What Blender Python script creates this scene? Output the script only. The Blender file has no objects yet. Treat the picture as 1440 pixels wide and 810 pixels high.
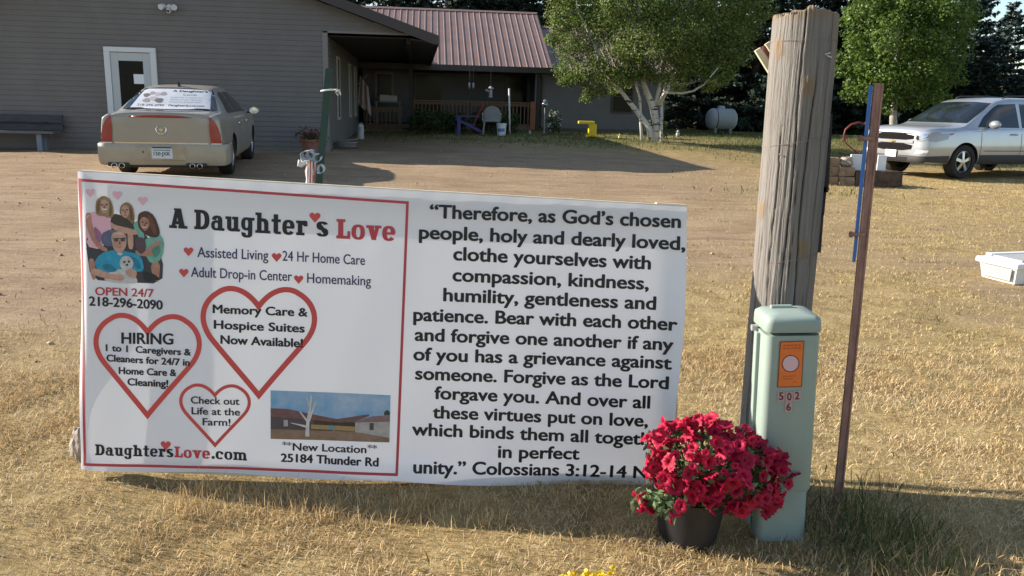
import bpy, bmesh, math, random
import numpy as np
from mathutils import Vector, Matrix, noise
from mathutils.geometry import delaunay_2d_cdt
from mathutils.bvhtree import BVHTree

scene = bpy.context.scene
COL = scene.collection
rnd = random.Random(7)
nrs = np.random.RandomState(11)

# ---------------------------------------------------------------- camera
F, HOR, ROLL, CX, CY = 1165.0, 150.0, 0.025, 720.0, 405.0
PITCH = math.atan((CY - HOR) / F)
CAM = np.array([0, 0, 1.5])
FW = np.array([0, math.cos(PITCH), -math.sin(PITCH)])
_up = np.array([0, math.sin(PITCH), math.cos(PITCH)])
_rt = np.array([1.0, 0, 0])
RT = math.cos(ROLL) * _rt + math.sin(ROLL) * _up
UP = -math.sin(ROLL) * _rt + math.cos(ROLL) * _up
cam_d = bpy.data.cameras.new("camera")
cam = bpy.data.objects.new("camera", cam_d)
COL.objects.link(cam)
m = Matrix(((RT[0], UP[0], -FW[0], CAM[0]), (RT[1], UP[1], -FW[1], CAM[1]),
            (RT[2], UP[2], -FW[2], CAM[2]), (0, 0, 0, 1)))
cam.matrix_world = m
cam_d.sensor_width = 36.0
cam_d.lens = F / 1440.0 * 36.0
cam_d.clip_start = 0.05
cam_d.clip_end = 3000
scene.camera = cam

# ---------------------------------------------------------------- light
SUN_EL, SUN_AZ = math.radians(23.5), math.radians(9.5)     # the sun stands left of the view, a little behind the banner
sun_dir = np.array([-math.cos(SUN_AZ) * math.cos(SUN_EL), math.sin(SUN_AZ) * math.cos(SUN_EL), math.sin(SUN_EL)])
sl = bpy.data.lights.new("sun", 'SUN')
sl.energy = 5.0
sl.angle = math.radians(0.5)
sl.color = (1.0, 0.90, 0.77)
so = bpy.data.objects.new("sun", sl)
so.rotation_mode = 'QUATERNION'
so.rotation_quaternion = Vector(sun_dir).to_track_quat('Z', 'Y')
COL.objects.link(so)
w = bpy.data.worlds.new("World")
scene.world = w
w.use_nodes = True
nt = w.node_tree
bg = nt.nodes["Background"]
sky = nt.nodes.new("ShaderNodeTexSky")
sky.sky_type = 'NISHITA'
sky.sun_disc = False
sky.sun_elevation = SUN_EL
sky.sun_rotation = math.atan2(sun_dir[0], sun_dir[1])
sky.air_density = 1.0
sky.dust_density = 0.3
# thin clouds in the open sky
tc = nt.nodes.new("ShaderNodeTexCoord")
mp = nt.nodes.new("ShaderNodeMapping")
mp.inputs["Scale"].default_value = (3.0, 3.0, 9.0)
ns = nt.nodes.new("ShaderNodeTexNoise")
ns.inputs["Scale"].default_value = 1.6
ns.inputs["Detail"].default_value = 7
rp = nt.nodes.new("ShaderNodeValToRGB")
rp.color_ramp.elements[0].position = 0.55
rp.color_ramp.elements[1].position = 0.76
mx = nt.nodes.new("ShaderNodeMix")
mx.data_type = 'RGBA'
mx.inputs[7].default_value = (7.0, 7.0, 7.2, 1)
nt.links.new(tc.outputs["Generated"], mp.inputs[0])
nt.links.new(mp.outputs[0], ns.inputs[0])
nt.links.new(ns.outputs[0], rp.inputs[0])
nt.links.new(rp.outputs[0], mx.inputs[0])
nt.links.new(sky.outputs[0], mx.inputs[6])
nt.links.new(mx.outputs[2], bg.inputs[0])
bg.inputs[1].default_value = 0.092
scene.view_settings.view_transform = 'Standard'
scene.view_settings.look = 'None'
scene.view_settings.exposure = 1.12
scene.view_settings.gamma = 1.0

# ---------------------------------------------------------------- measuring helpers
def ray(x, y):
    return FW + RT * (x - CX) / F - UP * (y - CY) / F
def at(x, y, Y):
    d = ray(x, y)
    return CAM + d * (Y / d[1])
HYAW = math.radians(6.7)
HO = np.array([-4.15, 18.7, 0.0])
EX = np.array([math.cos(HYAW), math.sin(HYAW), 0])
EY = np.array([-math.sin(HYAW), math.cos(HYAW), 0])
def onb(x, y, b):
    d = ray(x, y)
    t = (b - (CAM - HO) @ EY) / (d @ EY)
    P = CAM + d * t - HO
    return np.array([P @ EX, b, P[2]])
def ona(x, y, a):
    d = ray(x, y)
    t = (a - (CAM - HO) @ EX) / (d @ EX)
    P = CAM + d * t - HO
    return np.array([a, P @ EY, P[2]])
def hw(a, b, z=0.0):
    return HO + EX * a + EY * b + np.array([0, 0, z])

CTL = [(463, 210, 18.7), (0, 210, 17.75), (318, 246, 13.6), (347, 226, 16.4), (170, 243, 13.3), (1345, 251, 18.5),
       (1260, 247, 20.1), (1380, 241, 21.2), (1200, 264, 14.5), (1400, 397, 7.0), (912, 200, 25.0), (1012, 189, 31.0),
       (752, 183, 28.8), (520, 190, 27.5), (930, 186, 29.5), (826, 189, 26.5), (690, 187, 26.5), (113, 664, 3.14),
       (1100, 745, 2.8), (930, 700, 3.32), (820, 699, 3.24), (968, 752, 2.80), (1090, 738, 2.90), (660, 692, 3.19), (700, 205, 22.0)]
CP = np.array([at(*c) for c in CTL])
def trend(Y):
    return 0.024 * (np.clip(Y, 3, 31) - 3)
CR = CP[:, 2] - trend(CP[:, 1])
def gza(X, Y):
    X = np.asarray(X, float); Y = np.asarray(Y, float)
    s = 0.5 + 0.11 * np.clip(Y, 2, 40)
    num = np.zeros_like(X); den = np.full_like(X, 0.25)
    for p, r in zip(CP, CR):
        ww = np.exp(-((X - p[0]) ** 2 + (Y - p[1]) ** 2) / (2 * s * s))
        num += ww * r; den += ww
    return trend(Y) + num / den
def gz(x, y):
    return float(gza(np.array([x]), np.array([y]))[0])

# ---------------------------------------------------------------- materials
MATS = {}
def mat(name, col, rough=0.6, metal=0.0, spec=0.5, var=0.0, scale=8.0, bump=0.0, bscale=60.0, col2=None, stretch=None,
        island=0.0, trans=0.0, emit=None, coat=0.0, alpha=None, obj=True):
    if name in MATS:
        return MATS[name]
    M = bpy.data.materials.new(name)
    M.use_nodes = True
    t = M.node_tree
    b = t.nodes["Principled BSDF"]
    b.inputs["Base Color"].default_value = (*col, 1)
    b.inputs["Roughness"].default_value = rough
    b.inputs["Metallic"].default_value = metal
    b.inputs["Specular IOR Level"].default_value = spec
    if coat:
        b.inputs["Coat Weight"].default_value = coat
        b.inputs["Coat Roughness"].default_value = 0.08
    src = None
    tcn = t.nodes.new("ShaderNodeTexCoord")
    mpn = t.nodes.new("ShaderNodeMapping")
    if stretch:
        mpn.inputs["Scale"].default_value = stretch
    t.links.new(tcn.outputs["Object"], mpn.inputs[0])
    if var or col2:
        n = t.nodes.new("ShaderNodeTexNoise")
        n.inputs["Scale"].default_value = scale
        n.inputs["Detail"].default_value = 6
        n.inputs["Roughness"].default_value = 0.65
        t.links.new(mpn.outputs[0], n.inputs[0])
        r = t.nodes.new("ShaderNodeValToRGB")
        c2 = col2 if col2 else tuple(c * (1 - var) for c in col)
        c1 = col if col2 else tuple(min(1, c * (1 + var)) for c in col)
        r.color_ramp.elements[0].position = 0.34
        r.color_ramp.elements[1].position = 0.66
        r.color_ramp.elements[0].color = (*c2, 1)
        r.color_ramp.elements[1].color = (*c1, 1)
        t.links.new(n.outputs[0], r.inputs[0])
        src = r.outputs[0]
    if island:
        g = t.nodes.new("ShaderNodeNewGeometry")
        mr = t.nodes.new("ShaderNodeMapRange")
        mr.inputs[3].default_value = 1 - island
        mr.inputs[4].default_value = 1 + island
        t.links.new(g.outputs["Random Per Island"], mr.inputs[0])
        mm = t.nodes.new("ShaderNodeMix")
        mm.data_type = 'RGBA'
        mm.blend_type = 'MULTIPLY'
        mm.inputs[0].default_value = 1.0
        if src:
            t.links.new(src, mm.inputs[6])
        else:
            mm.inputs[6].default_value = (*col, 1)
        t.links.new(mr.outputs[0], mm.inputs[7])
        src = mm.outputs[2]
    if src:
        t.links.new(src, b.inputs["Base Color"])
    if bump:
        n2 = t.nodes.new("ShaderNodeTexNoise")
        n2.inputs["Scale"].default_value = bscale
        n2.inputs["Detail"].default_value = 5
        t.links.new(mpn.outputs[0], n2.inputs[0])
        bp = t.nodes.new("ShaderNodeBump")
        bp.inputs["Strength"].default_value = bump
        bp.inputs["Distance"].default_value = 0.01
        t.links.new(n2.outputs[0], bp.inputs["Height"])
        t.links.new(bp.outputs[0], b.inputs["Normal"])
    if trans:
        tr = t.nodes.new("ShaderNodeBsdfTranslucent")
        if src:
            t.links.new(src, tr.inputs[0])
        else:
            tr.inputs[0].default_value = (*col, 1)
        ms = t.nodes.new("ShaderNodeMixShader")
        ms.inputs[0].default_value = trans
        t.links.new(b.outputs[0], ms.inputs[1])
        t.links.new(tr.outputs[0], ms.inputs[2])
        t.links.new(ms.outputs[0], t.nodes["Material Output"].inputs[0])
    MATS[name] = M
    return M

# ---------------------------------------------------------------- object helpers
def tag(o, label=None, cat=None, group=None, kind=None):
    if label: o["label"] = label
    if cat: o["category"] = cat
    if group: o["group"] = group
    if kind: o["kind"] = kind
    return o
def thing(name, loc, label, cat, group=None, rz=0.0, kind=None):
    o = bpy.data.objects.new(name, None)
    COL.objects.link(o)
    o.empty_display_size = 0.1
    o.location = tuple(loc)
    o.rotation_euler = (0, 0, rz)
    return tag(o, label, cat, group, kind)
def link(name, me, material, parent=None, loc=None):
    o = bpy.data.objects.new(name, me)
    COL.objects.link(o)
    if material is not None:
        me.materials.clear()
        for mm in (material if isinstance(material, (list, tuple)) else [material]):
            me.materials.append(mm)
    if parent is not None:
        o.parent = parent
    if loc is not None:
        o.location = tuple(loc)
    return o
def np_mesh(name, V, Fc, smooth=False):
    """V (n,3), Fc (m,k) arrays of one polygon size"""
    V = np.asarray(V, np.float32); Fc = np.asarray(Fc, np.int32)
    me = bpy.data.meshes.new(name)
    me.vertices.add(len(V)); me.vertices.foreach_set("co", V.ravel())
    k = Fc.shape[1]
    me.loops.add(Fc.size); me.loops.foreach_set("vertex_index", Fc.ravel())
    me.polygons.add(len(Fc))
    me.polygons.foreach_set("loop_start", np.arange(len(Fc), dtype=np.int32) * k)
    me.update(calc_edges=True)
    if smooth:
        me.polygons.foreach_set("use_smooth", np.ones(len(Fc), bool))
    return me

class MB:
    """collects shapes into one mesh"""
    def __init__(s, off=(0, 0, 0)):
        s.v, s.f, s.off = [], [], np.array(off, float)
    def add(s, vs, fs):
        n = len(s.v)
        s.v += [tuple(np.array(v, float) - s.off) for v in vs]
        s.f += [tuple(i + n for i in q) for q in fs]
        return s
    def box(s, c, size, rot=None):
        x, y, z = [q / 2 for q in size]
        vs = [Vector(p) for p in ((-x, -y, -z), (x, -y, -z), (x, y, -z), (-x, y, -z), (-x, -y, z), (x, -y, z), (x, y, z), (-x, y, z))]
        if rot is not None:
            R = rot if isinstance(rot, Matrix) else Matrix.Rotation(rot, 3, 'Z')
            vs = [R @ v for v in vs]
        c = Vector(tuple(c))
        return s.add([tuple(v + c) for v in vs], [(0, 3, 2, 1), (4, 5, 6, 7), (0, 1, 5, 4), (1, 2, 6, 5), (2, 3, 7, 6), (3, 0, 4, 7)])
    def bb(s, x0, x1, y0, y1, z0, z1):
        return s.box(((x0 + x1) / 2, (y0 + y1) / 2, (z0 + z1) / 2), (x1 - x0, y1 - y0, z1 - z0))
    def tube(s, pts, rad, n=8, cap=True):
        pts = [Vector(tuple(p)) for p in pts]
        if not isinstance(rad, (list, tuple, np.ndarray)): rad = [rad] * len(pts)
        rings, vs, fs = [], [], []
        pu = None
        for i, p in enumerate(pts):
            d = (pts[min(i + 1, len(pts) - 1)] - pts[max(i - 1, 0)])
            if d.length < 1e-9: d = Vector((0, 0, 1))
            d.normalize()
            if pu is None:
                a = Vector((0, 0, 1)) if abs(d.z) < .9 else Vector((1, 0, 0))
                u = d.cross(a).normalized()
            else:
                u = (pu - d * pu.dot(d)).normalized()
            pu = u
            v = d.cross(u)
            for k in range(n):
                t = 2 * math.pi * k / n
                vs.append(tuple(p + (u * math.cos(t) + v * math.sin(t)) * rad[i]))
        for i in range(len(pts) - 1):
            for k in range(n):
                a, b = i * n + k, i * n + (k + 1) % n
                fs.append((a, b, b + n, a + n))
        if cap:
            fs.append(tuple(range(n))[::-1])
            fs.append(tuple(range((len(pts) - 1) * n, len(pts) * n)))
        return s.add(vs, fs)
    def lathe(s, prof, c=(0, 0, 0), n=24, axis='Z', cap=True):
        vs, fs = [], []
        for r, h in prof:
            for k in range(n):
                t = 2 * math.pi * k / n
                a, b = r * math.cos(t), r * math.sin(t)
                p = {'Z': (a, b, h), 'X': (h, a, b), 'Y': (b, h, a)}[axis]
                vs.append((p[0] + c[0], p[1] + c[1], p[2] + c[2]))
        for i in range(len(prof) - 1):
            for k in range(n):
                a, b = i * n + k, i * n + (k + 1) % n
                fs.append((a, b, b + n, a + n))
        if cap:
            fs.append(tuple(range(n))[::-1])
            fs.append(tuple(range((len(prof) - 1) * n, len(prof) * n)))
        return s.add(vs, fs)
    def prism(s, poly, d):
        """closed polygon of 3-d points pushed along d"""
        n = len(poly); d = np.array(d, float)
        vs = [np.array(p, float) for p in poly] + [np.array(p, float) + d for p in poly]
        fs = [tuple(range(n))[::-1], tuple(range(n, 2 * n))] + [(i, (i + 1) % n, (i + 1) % n + n, i + n) for i in range(n)]
        return s.add(vs, fs)
    def build(s, name, material, parent=None, loc=None, smooth=False, bevel=0.0, angle=None):
        me = bpy.data.meshes.new(name)
        me.from_pydata(s.v, [], s.f)
        bm = bmesh.new(); bm.from_mesh(me)
        bmesh.ops.recalc_face_normals(bm, faces=bm.faces)
        bm.to_mesh(me); bm.free()
        if smooth:
            me.polygons.foreach_set("use_smooth", np.ones(len(me.polygons), bool))
            if angle is not None:
                me.set_sharp_from_angle(angle=math.radians(angle))
        o = link(name, me, material, parent, loc)
        if bevel:
            bv = o.modifiers.new("bevel", 'BEVEL')
            bv.width = bevel; bv.segments = 2; bv.limit_method = 'ANGLE'
        return o

def leaf_mesh(name, C, N, size, aspect=0.6, fold=0.0):
    """rhombic leaves: centres, normals, sizes"""
    C = np.asarray(C); N = np.asarray(N); n = len(C)
    N = N / (np.linalg.norm(N, axis=1, keepdims=True) + 1e-9)
    R = nrs.normal(size=(n, 3))
    U = np.cross(N, R); U /= (np.linalg.norm(U, axis=1, keepdims=True) + 1e-9)
    W = np.cross(N, U)
    s = np.asarray(size).reshape(-1, 1) * np.ones((n, 1))
    V = np.stack([C - U * s, C - W * s * aspect + N * s * fold, C + U * s, C + W * s * aspect + N * s * fold], 1).reshape(-1, 3)
    Fc = np.arange(4 * n).reshape(n, 4)
    return np_mesh(name, V, Fc)

def blades(name, X, Y, Z, H, lean, width, curl=0.5):
    """bent grass blades, 2 quads... as 3 rows of 2,2,1 points"""
    n = len(X)
    a = nrs.uniform(0, 2 * math.pi, n)
    dx, dy = np.cos(a), np.sin(a)
    b = nrs.uniform(0, 2 * math.pi, n)
    wx, wy = np.cos(b) * width / 2, np.sin(b) * width / 2
    def row(t, k):
        off = lean * H * (t ** 1.6)
        zz = Z + H * t * np.sqrt(np.clip(1 - (lean * t * .8) ** 2, .05, 1))
        return X + dx * off, Y + dy * off, zz
    x0, y0, z0 = X, Y, Z - .004
    x1, y1, z1 = row(0.55, 1)
    x2, y2, z2 = row(1.0, 2)
    V = np.empty((n, 5, 3))
    V[:, 0] = np.stack([x0 - wx, y0 - wy, z0], 1); V[:, 1] = np.stack([x0 + wx, y0 + wy, z0], 1)
    V[:, 2] = np.stack([x1 + wx * .8, y1 + wy * .8, z1], 1); V[:, 3] = np.stack([x1 - wx * .8, y1 - wy * .8, z1], 1)
    V[:, 4] = np.stack([x2, y2, z2], 1)
    i = np.arange(n)[:, None] * 5
    T = np.concatenate([i + np.array([[0, 1, 2]]), i + np.array([[0, 2, 3]]), i + np.array([[3, 2, 4]])], 0)
    return np_mesh(name, V.reshape(-1, 3), T)
# ================================================================ ground
def smooth(a, b, x):
    t = np.clip((x - a) / (b - a), 0, 1)
    return t * t * (3 - 2 * t)
def fbm(X, Y, s, seed=0.0):
    return np.array([noise.fractal(Vector((x * s + seed, y * s - seed, seed)), 1.0, 2.0, 4) for x, y in zip(np.ravel(X), np.ravel(Y))]).reshape(np.shape(X))
def dirt_mask(X, Y):
    """1 on bare driveway soil, 0 on grass"""
    n = fbm(X, Y, 0.55, 3.1) * 0.9 + fbm(X, Y, 2.1, 7.7) * 0.5
    n2 = fbm(X * 0.6, Y, 2.4, 1.7)
    front = 4.1 + np.clip(X + 1.0, 0, 3) * 0.9 - np.clip(-X - 1.5, 0, 3) * 0.1
    left = smooth(front - 0.5, front + 1.6, Y + n * 1.2)
    back = 1 - smooth(19.0, 22.5, Y + n * 1.3 + np.clip(X - 3, -8, 8) * 0.35 - np.clip(-X - 3, 0, 4) * 1.2)
    drive = left * back
    right = smooth(1.0, 4.5, X - (Y - 6) * 0.16 + n * 1.0)
    patch = np.clip(0.30 - 0.3 * smooth(6.5, 4.0, Y) - 0.25 * smooth(10, 14, Y) + n * 0.55 + n2 * 0.5, 0, 1)
    patch *= smooth(3.6, 5.4, Y) * (1 - smooth(16, 20, Y))
    band = smooth(11.0, 13.5, Y + n) * (1 - smooth(15.5, 17.5, Y + n)) * (1 - smooth(1.5, 3.2, X))
    return np.clip(np.maximum(drive * (1 - right) + patch * right, band * right), 0, 1)
def green_mask(X, Y):
    n = fbm(X, Y, 0.4, 9.3)
    far = smooth(20.5, 24.5, Y + n * 2.0) * (1 - 0.45 * smooth(0.1, 0.5, n + 0.2))
    strip = 0.45 * np.exp(-((Y - 13.2 - 0.1 * X) / 0.8) ** 2) * smooth(1, 2.5, X) * (1 - smooth(5, 6.5, X))
    return np.clip(np.maximum(far, strip + 0.10 * np.clip(n, 0, 1)), 0, 1)

def spread(lo, hi, core_lo, core_hi, step, nfar):
    core = np.arange(core_lo, core_hi, step)
    a = core_lo - (np.geomspace(1, core_lo - lo + 1, nfar)[1:] - 1)
    b = core_hi + (np.geomspace(1, hi - core_hi + 1, nfar) - 1)
    return np.concatenate([a[::-1], core, b])
gx = spread(-700, 700, -14, 16, 0.16, 40)
gy = np.concatenate([-(np.geomspace(1, 60, 8)[1:] - 1)[::-1], np.arange(0, 8, 0.09), np.arange(8, 34, 0.2), 34 + np.geomspace(1, 900, 40) - 1])
GX, GY = np.meshgrid(gx, gy)
GZ = gza(GX, GY)
near = (np.abs(GX) < 18) & (GY < 34) & (GY > 0)
bmp = np.zeros_like(GZ)
bmp[near] = fbm(GX[near], GY[near], 1.3, 2.2) * 0.018 + fbm(GX[near], GY[near], 5.0, 4.2) * 0.007
GZ = GZ + bmp
nyy, nxx = GX.shape
idx = np.arange(nyy * nxx).reshape(nyy, nxx)
Q = np.stack([idx[:-1, :-1], idx[:-1, 1:], idx[1:, 1:], idx[1:, :-1]], -1).reshape(-1, 4)
gme = np_mesh("ground", np.stack([GX, GY, GZ], -1).reshape(-1, 3), Q, True)
dm = np.zeros_like(GZ); gm = np.ones_like(GZ) * 0.85
dm[near] = dirt_mask(GX[near], GY[near]); gm[near] = green_mask(GX[near], GY[near])
for nm, arr in (("soil", dm), ("green", gm)):
    at_ = gme.attributes.new(nm, 'FLOAT', 'POINT')
    at_.data.foreach_set("value", arr.astype(np.float32).ravel())

GM = bpy.data.materials.new("ground_soil_and_straw")
GM.use_nodes = True
t = GM.node_tree
b = t.nodes["Principled BSDF"]; b.inputs["Roughness"].default_value = 0.95; b.inputs["Specular IOR Level"].default_value = 0.15
def nn(kind, **kw):
    n = t.nodes.new(kind)
    for k, v in kw.items(): n.inputs[k].default_value = v
    return n
def ramp(src, stops):
    r = t.nodes.new("ShaderNodeValToRGB")
    e = r.color_ramp.elements
    while len(e) < len(stops): e.new(0.5)
    for q, (p, c) in zip(e, stops):
        q.position = p; q.color = (*c, 1)
    t.links.new(src, r.inputs[0])
    return r.outputs[0]
def mixc(fac, a, b_, mode='MIX'):
    mm = t.nodes.new("ShaderNodeMix"); mm.data_type = 'RGBA'; mm.blend_type = mode
    for s, i in ((fac, 0), (a, 6), (b_, 7)):
        if hasattr(s, "is_output"): t.links.new(s, mm.inputs[i])
        else: mm.inputs[i].default_value = s if i == 0 else (*s, 1)
    return mm.outputs[2]
tco = t.nodes.new("ShaderNodeTexCoord")
def nz(scale, detail=6, rough=0.6, stretch=(1, 1, 1)):
    mp_ = t.nodes.new("ShaderNodeMapping"); mp_.inputs["Scale"].default_value = stretch
    t.links.new(tco.outputs["Object"], mp_.inputs[0])
    n = nn("ShaderNodeTexNoise", Scale=scale, Detail=detail, Roughness=rough)
    t.links.new(mp_.outputs[0], n.inputs[0])
    return n.outputs[0]
soil = ramp(nz(1.2), [(0.3, (0.32, 0.228, 0.145)), (0.7, (0.415, 0.31, 0.20))])
soil = mixc(0.55, soil, ramp(nz(26, 8, 0.75, (0.5, 1, 1)), [(0.32, (0.55, 0.52, 0.5)), (0.62, (1, 1, 1))]), 'MULTIPLY')
soil = mixc(0.5, soil, ramp(nz(6, 5, 0.7, (0.25, 1.6, 1)), [(0.36, (0.55, 0.5, 0.46)), (0.55, (1, 1, 1))]), 'MULTIPLY')
rut = ramp(nz(1.0, 4, 0.6, (0.35, 2.6, 1)), [(0.40, (0.72, 0.70, 0.68)), (0.52, (1, 1, 1)), (0.62, (1.0, 1.0, 1.0)), (0.75, (0.86, 0.84, 0.82))])
soil = mixc(0.45, soil, rut, 'MULTIPLY')
vor = nn("ShaderNodeTexVoronoi", Scale=14.0); t.links.new(tco.outputs["Object"], vor.inputs[0])
soil = mixc(ramp(vor.outputs["Distance"], [(0.05, (1, 1, 1)), (0.1, (0, 0, 0))]), soil, (0.2, 0.16, 0.12))
straw = ramp(nz(5, 8, 0.75), [(0.28, (0.17, 0.12, 0.06)), (0.5, (0.37, 0.275, 0.128)), (0.72, (0.53, 0.415, 0.21))])
straw = mixc(0.6, straw, ramp(nz(55, 6, 0.8), [(0.35, (0.42, 0.38, 0.32)), (0.6, (1, 1, 1))]), 'MULTIPLY')
grn = ramp(nz(3.5, 8, 0.75), [(0.3, (0.07, 0.075, 0.025)), (0.55, (0.16, 0.145, 0.055)), (0.75, (0.33, 0.26, 0.12))])
asoil = t.nodes.new("ShaderNodeAttribute"); asoil.attribute_name = "soil"
agrn = t.nodes.new("ShaderNodeAttribute"); agrn.attribute_name = "green"
cg = mixc(agrn.outputs["Fac"], straw, grn)
cc = mixc(asoil.outputs["Fac"], cg, soil)
t.links.new(cc, b.inputs["Base Color"])
bp = t.nodes.new("ShaderNodeBump"); bp.inputs["Strength"].default_value = 0.7; bp.inputs["Distance"].default_value = 0.03
t.links.new(nz(22, 8, 0.75), bp.inputs["Height"]); t.links.new(bp.outputs[0], b.inputs["Normal"])
ground = link("ground", gme, GM)
tag(ground, kind="structure")

# ---------------------------------------------------------------- grass blades
STRAW = mat("dry_straw", (0.54, 0.395, 0.205), 0.8, spec=0.2, island=0.45, trans=0.25)
STRAW2 = mat("pale_straw", (0.66, 0.53, 0.33), 0.8, spec=0.2, island=0.35, trans=0.25)
GREENB = mat("grass_green", (0.10, 0.125, 0.04), 0.7, spec=0.25, island=0.5, trans=0.35)
def scatter(n, x0, x1, y0, y1, keep):
    X = nrs.uniform(x0, x1, n); Y = nrs.uniform(y0, y1, n)
    k = nrs.uniform(0, 1, n) < keep(X, Y)
    return X[k], Y[k]
def clump(X, Y, s=3.0, seed=5.5):
    n = fbm(X, Y, s, seed)
    return smooth(-0.35, 0.35, n)
def zg(X, Y):
    return gza(X, Y) + fbm(X, Y, 1.3, 2.2) * 0.018
wedge = lambda X, Y: (np.abs(X) < Y * 0.68 + 0.35)
# matted near grass, lying in all directions
X, Y = scatter(300000, -3.6, 3.8, 1.9, 5.2, lambda X, Y: wedge(X, Y) * (1 - 0.97 * dirt_mask(X, Y)) * (0.12 + 0.88 * clump(X, Y) * clump(X, Y, 1.1, 4.0)))
g1 = blades("dry_grass", X, Y, zg(X, Y), nrs.uniform(0.010, 0.042, len(X)) * (0.4 + 0.9 * clump(X, Y, 0.9, 2.0)), nrs.uniform(0.6, 1.25, len(X)), nrs.uniform(0.0018, 0.0038, len(X)))
tag(link("dry_grass", g1, STRAW), "short matted straw coloured grass across the foreground", "grass", kind="stuff")
X, Y = scatter(110000, -3.6, 3.8, 1.9, 5.2, lambda X, Y: wedge(X, Y) * (1 - 0.97 * dirt_mask(X, Y)) * (0.2 + 0.8 * clump(X, Y, 2.2, 8.0)))
g1 = blades("bleached_grass", X, Y, zg(X, Y), nrs.uniform(0.015, 0.05, len(X)), nrs.uniform(0.9, 1.3, len(X)), nrs.uniform(0.0016, 0.0034, len(X)))
tag(link("bleached_grass", g1, STRAW2), "bleached dead grass stems lying over the foreground", "grass", kind="stuff")
# middle distance tufts
X, Y = scatter(300000, -2.2, 12.5, 5.0, 19.0, lambda X, Y: wedge(X, Y) * (1 - 0.95 * dirt_mask(X, Y)) * (.25 + .75 * clump(X, Y, 1.6, 6.0)))
g1 = blades("lawn_straw", X, Y, zg(X, Y), nrs.uniform(0.012, 0.04, len(X)), nrs.uniform(0.7, 1.25, len(X)), nrs.uniform(0.002, 0.0055, len(X)))
tag(link("lawn_straw", g1, mat('lawn_gold', (.56, .43, .21), .85, spec=.1, island=.22, trans=.2)), "thin dry lawn beyond the posts and banner", "grass", kind="stuff")
X, Y = scatter(50000, -9, 16, 13, 33, lambda X, Y: wedge(X, Y) * green_mask(X, Y) * (1 - dirt_mask(X, Y)))
g1 = blades("green_lawn", X, Y, zg(X, Y), nrs.uniform(0.03, 0.12, len(X)), nrs.uniform(0.3, 1.0, len(X)), nrs.uniform(0.010, 0.022, len(X)))
tag(link("green_lawn", g1, GREENB), "patchy green grass in front of the house and trees", "grass", kind="stuff")
X, Y = scatter(9000, -3.6, 4.5, 2.0, 9, lambda X, Y: wedge(X, Y) * smooth(0.25, 0.5, fbm(X, Y, 2.5, 12.0)))
g1 = blades("green_sprouts", X, Y, zg(X, Y), nrs.uniform(0.02, 0.07, len(X)), nrs.uniform(0.3, 0.9, len(X)), nrs.uniform(0.003, 0.005, len(X)))
tag(link("green_sprouts", g1, GREENB), "scattered green shoots in the dry grass", "grass", kind="stuff")
# tall straw along the foot of the banner
n = 1700
X = nrs.uniform(-1.3, 0.0, n); Y = nrs.uniform(2.85, 3.1, n)
k = nrs.uniform(0, 1, n) < 0.25 + 0.75 * smooth(-.2, .5, fbm(X, Y, 3, 1.0))
X, Y = X[k], Y[k]
g1 = blades("tall_straw", X, Y, zg(X, Y), nrs.uniform(0.02, 0.085, len(X)) * (1 + .9 * (nrs.uniform(0, 1, len(X)) > .96)), nrs.uniform(0.1, 0.8, len(X)), nrs.uniform(0.002, 0.0045, len(X)))
tag(link("tall_straw", g1, STRAW), "taller dry stems along the foot of the banner", "grass", kind="stuff")
# rank green grass about the posts
n = 1000
X = nrs.normal(1.36, 0.19, n); Y = nrs.normal(2.84, 0.20, n)
H = nrs.uniform(0.02, 0.19, n) * np.exp(-((X - 1.36) / 0.36) ** 2)
k = (np.abs(X - 1.03) > 0.12) | (np.abs(Y - 2.9) > 0.1)
X, Y, H = X[k], Y[k], H[k]
g1 = blades("rank_grass", X, Y, zg(X, Y), H, nrs.uniform(0.1, 1.1, len(X)), nrs.uniform(0.0025, 0.0055, len(X)))
tag(link("rank_grass", g1, GREENB), "rank green grass growing round the rusty post and utility box", "grass", kind="stuff")

cxs = nrs.uniform(-2.6, 8.0, 420); cys = nrs.uniform(3.4, 12.5, 420)
k = (np.abs(cxs) < cys * .62) & ((cxs > cys * .16) | (nrs.uniform(0, 1, 420) > .75)) & (fbm(cxs, cys, .6, 21.0) > -.15)
cxs, cys = cxs[k], cys[k]
X = np.repeat(cxs, 16) + nrs.normal(size=len(cxs) * 16) * np.repeat(nrs.uniform(.02, .09, len(cxs)), 16) * 1.6
Y = np.repeat(cys, 16) + nrs.normal(size=len(cxs) * 16) * np.repeat(nrs.uniform(.02, .06, len(cxs)), 16)
g1 = blades("lawn_tufts", X, Y, zg(X, Y), nrs.uniform(0.012, 0.045, len(X)), nrs.uniform(0.3, 1.1, len(X)), nrs.uniform(0.003, 0.006, len(X)))
tag(link("lawn_tufts", g1, mat("olive_tuft", (.15, .125, .055), .8, spec=.1, island=.5)), "small dull olive tufts dotted over the straw lawn", "grass", kind="stuff")
n = 1300
X = nrs.normal(1.5, 0.30, n); Y = nrs.normal(2.8, 0.25, n)
g1 = blades("rank_straw", X, Y, zg(X, Y), nrs.uniform(0.02, 0.14, n) * np.exp(-((X - 1.42) / 0.5) ** 2), nrs.uniform(0.2, 1.0, n), nrs.uniform(0.0018, 0.004, n))
tag(link("rank_straw", g1, STRAW), "dry stems mixed through the rank grass by the rusty post", "grass", kind="stuff")
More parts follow.
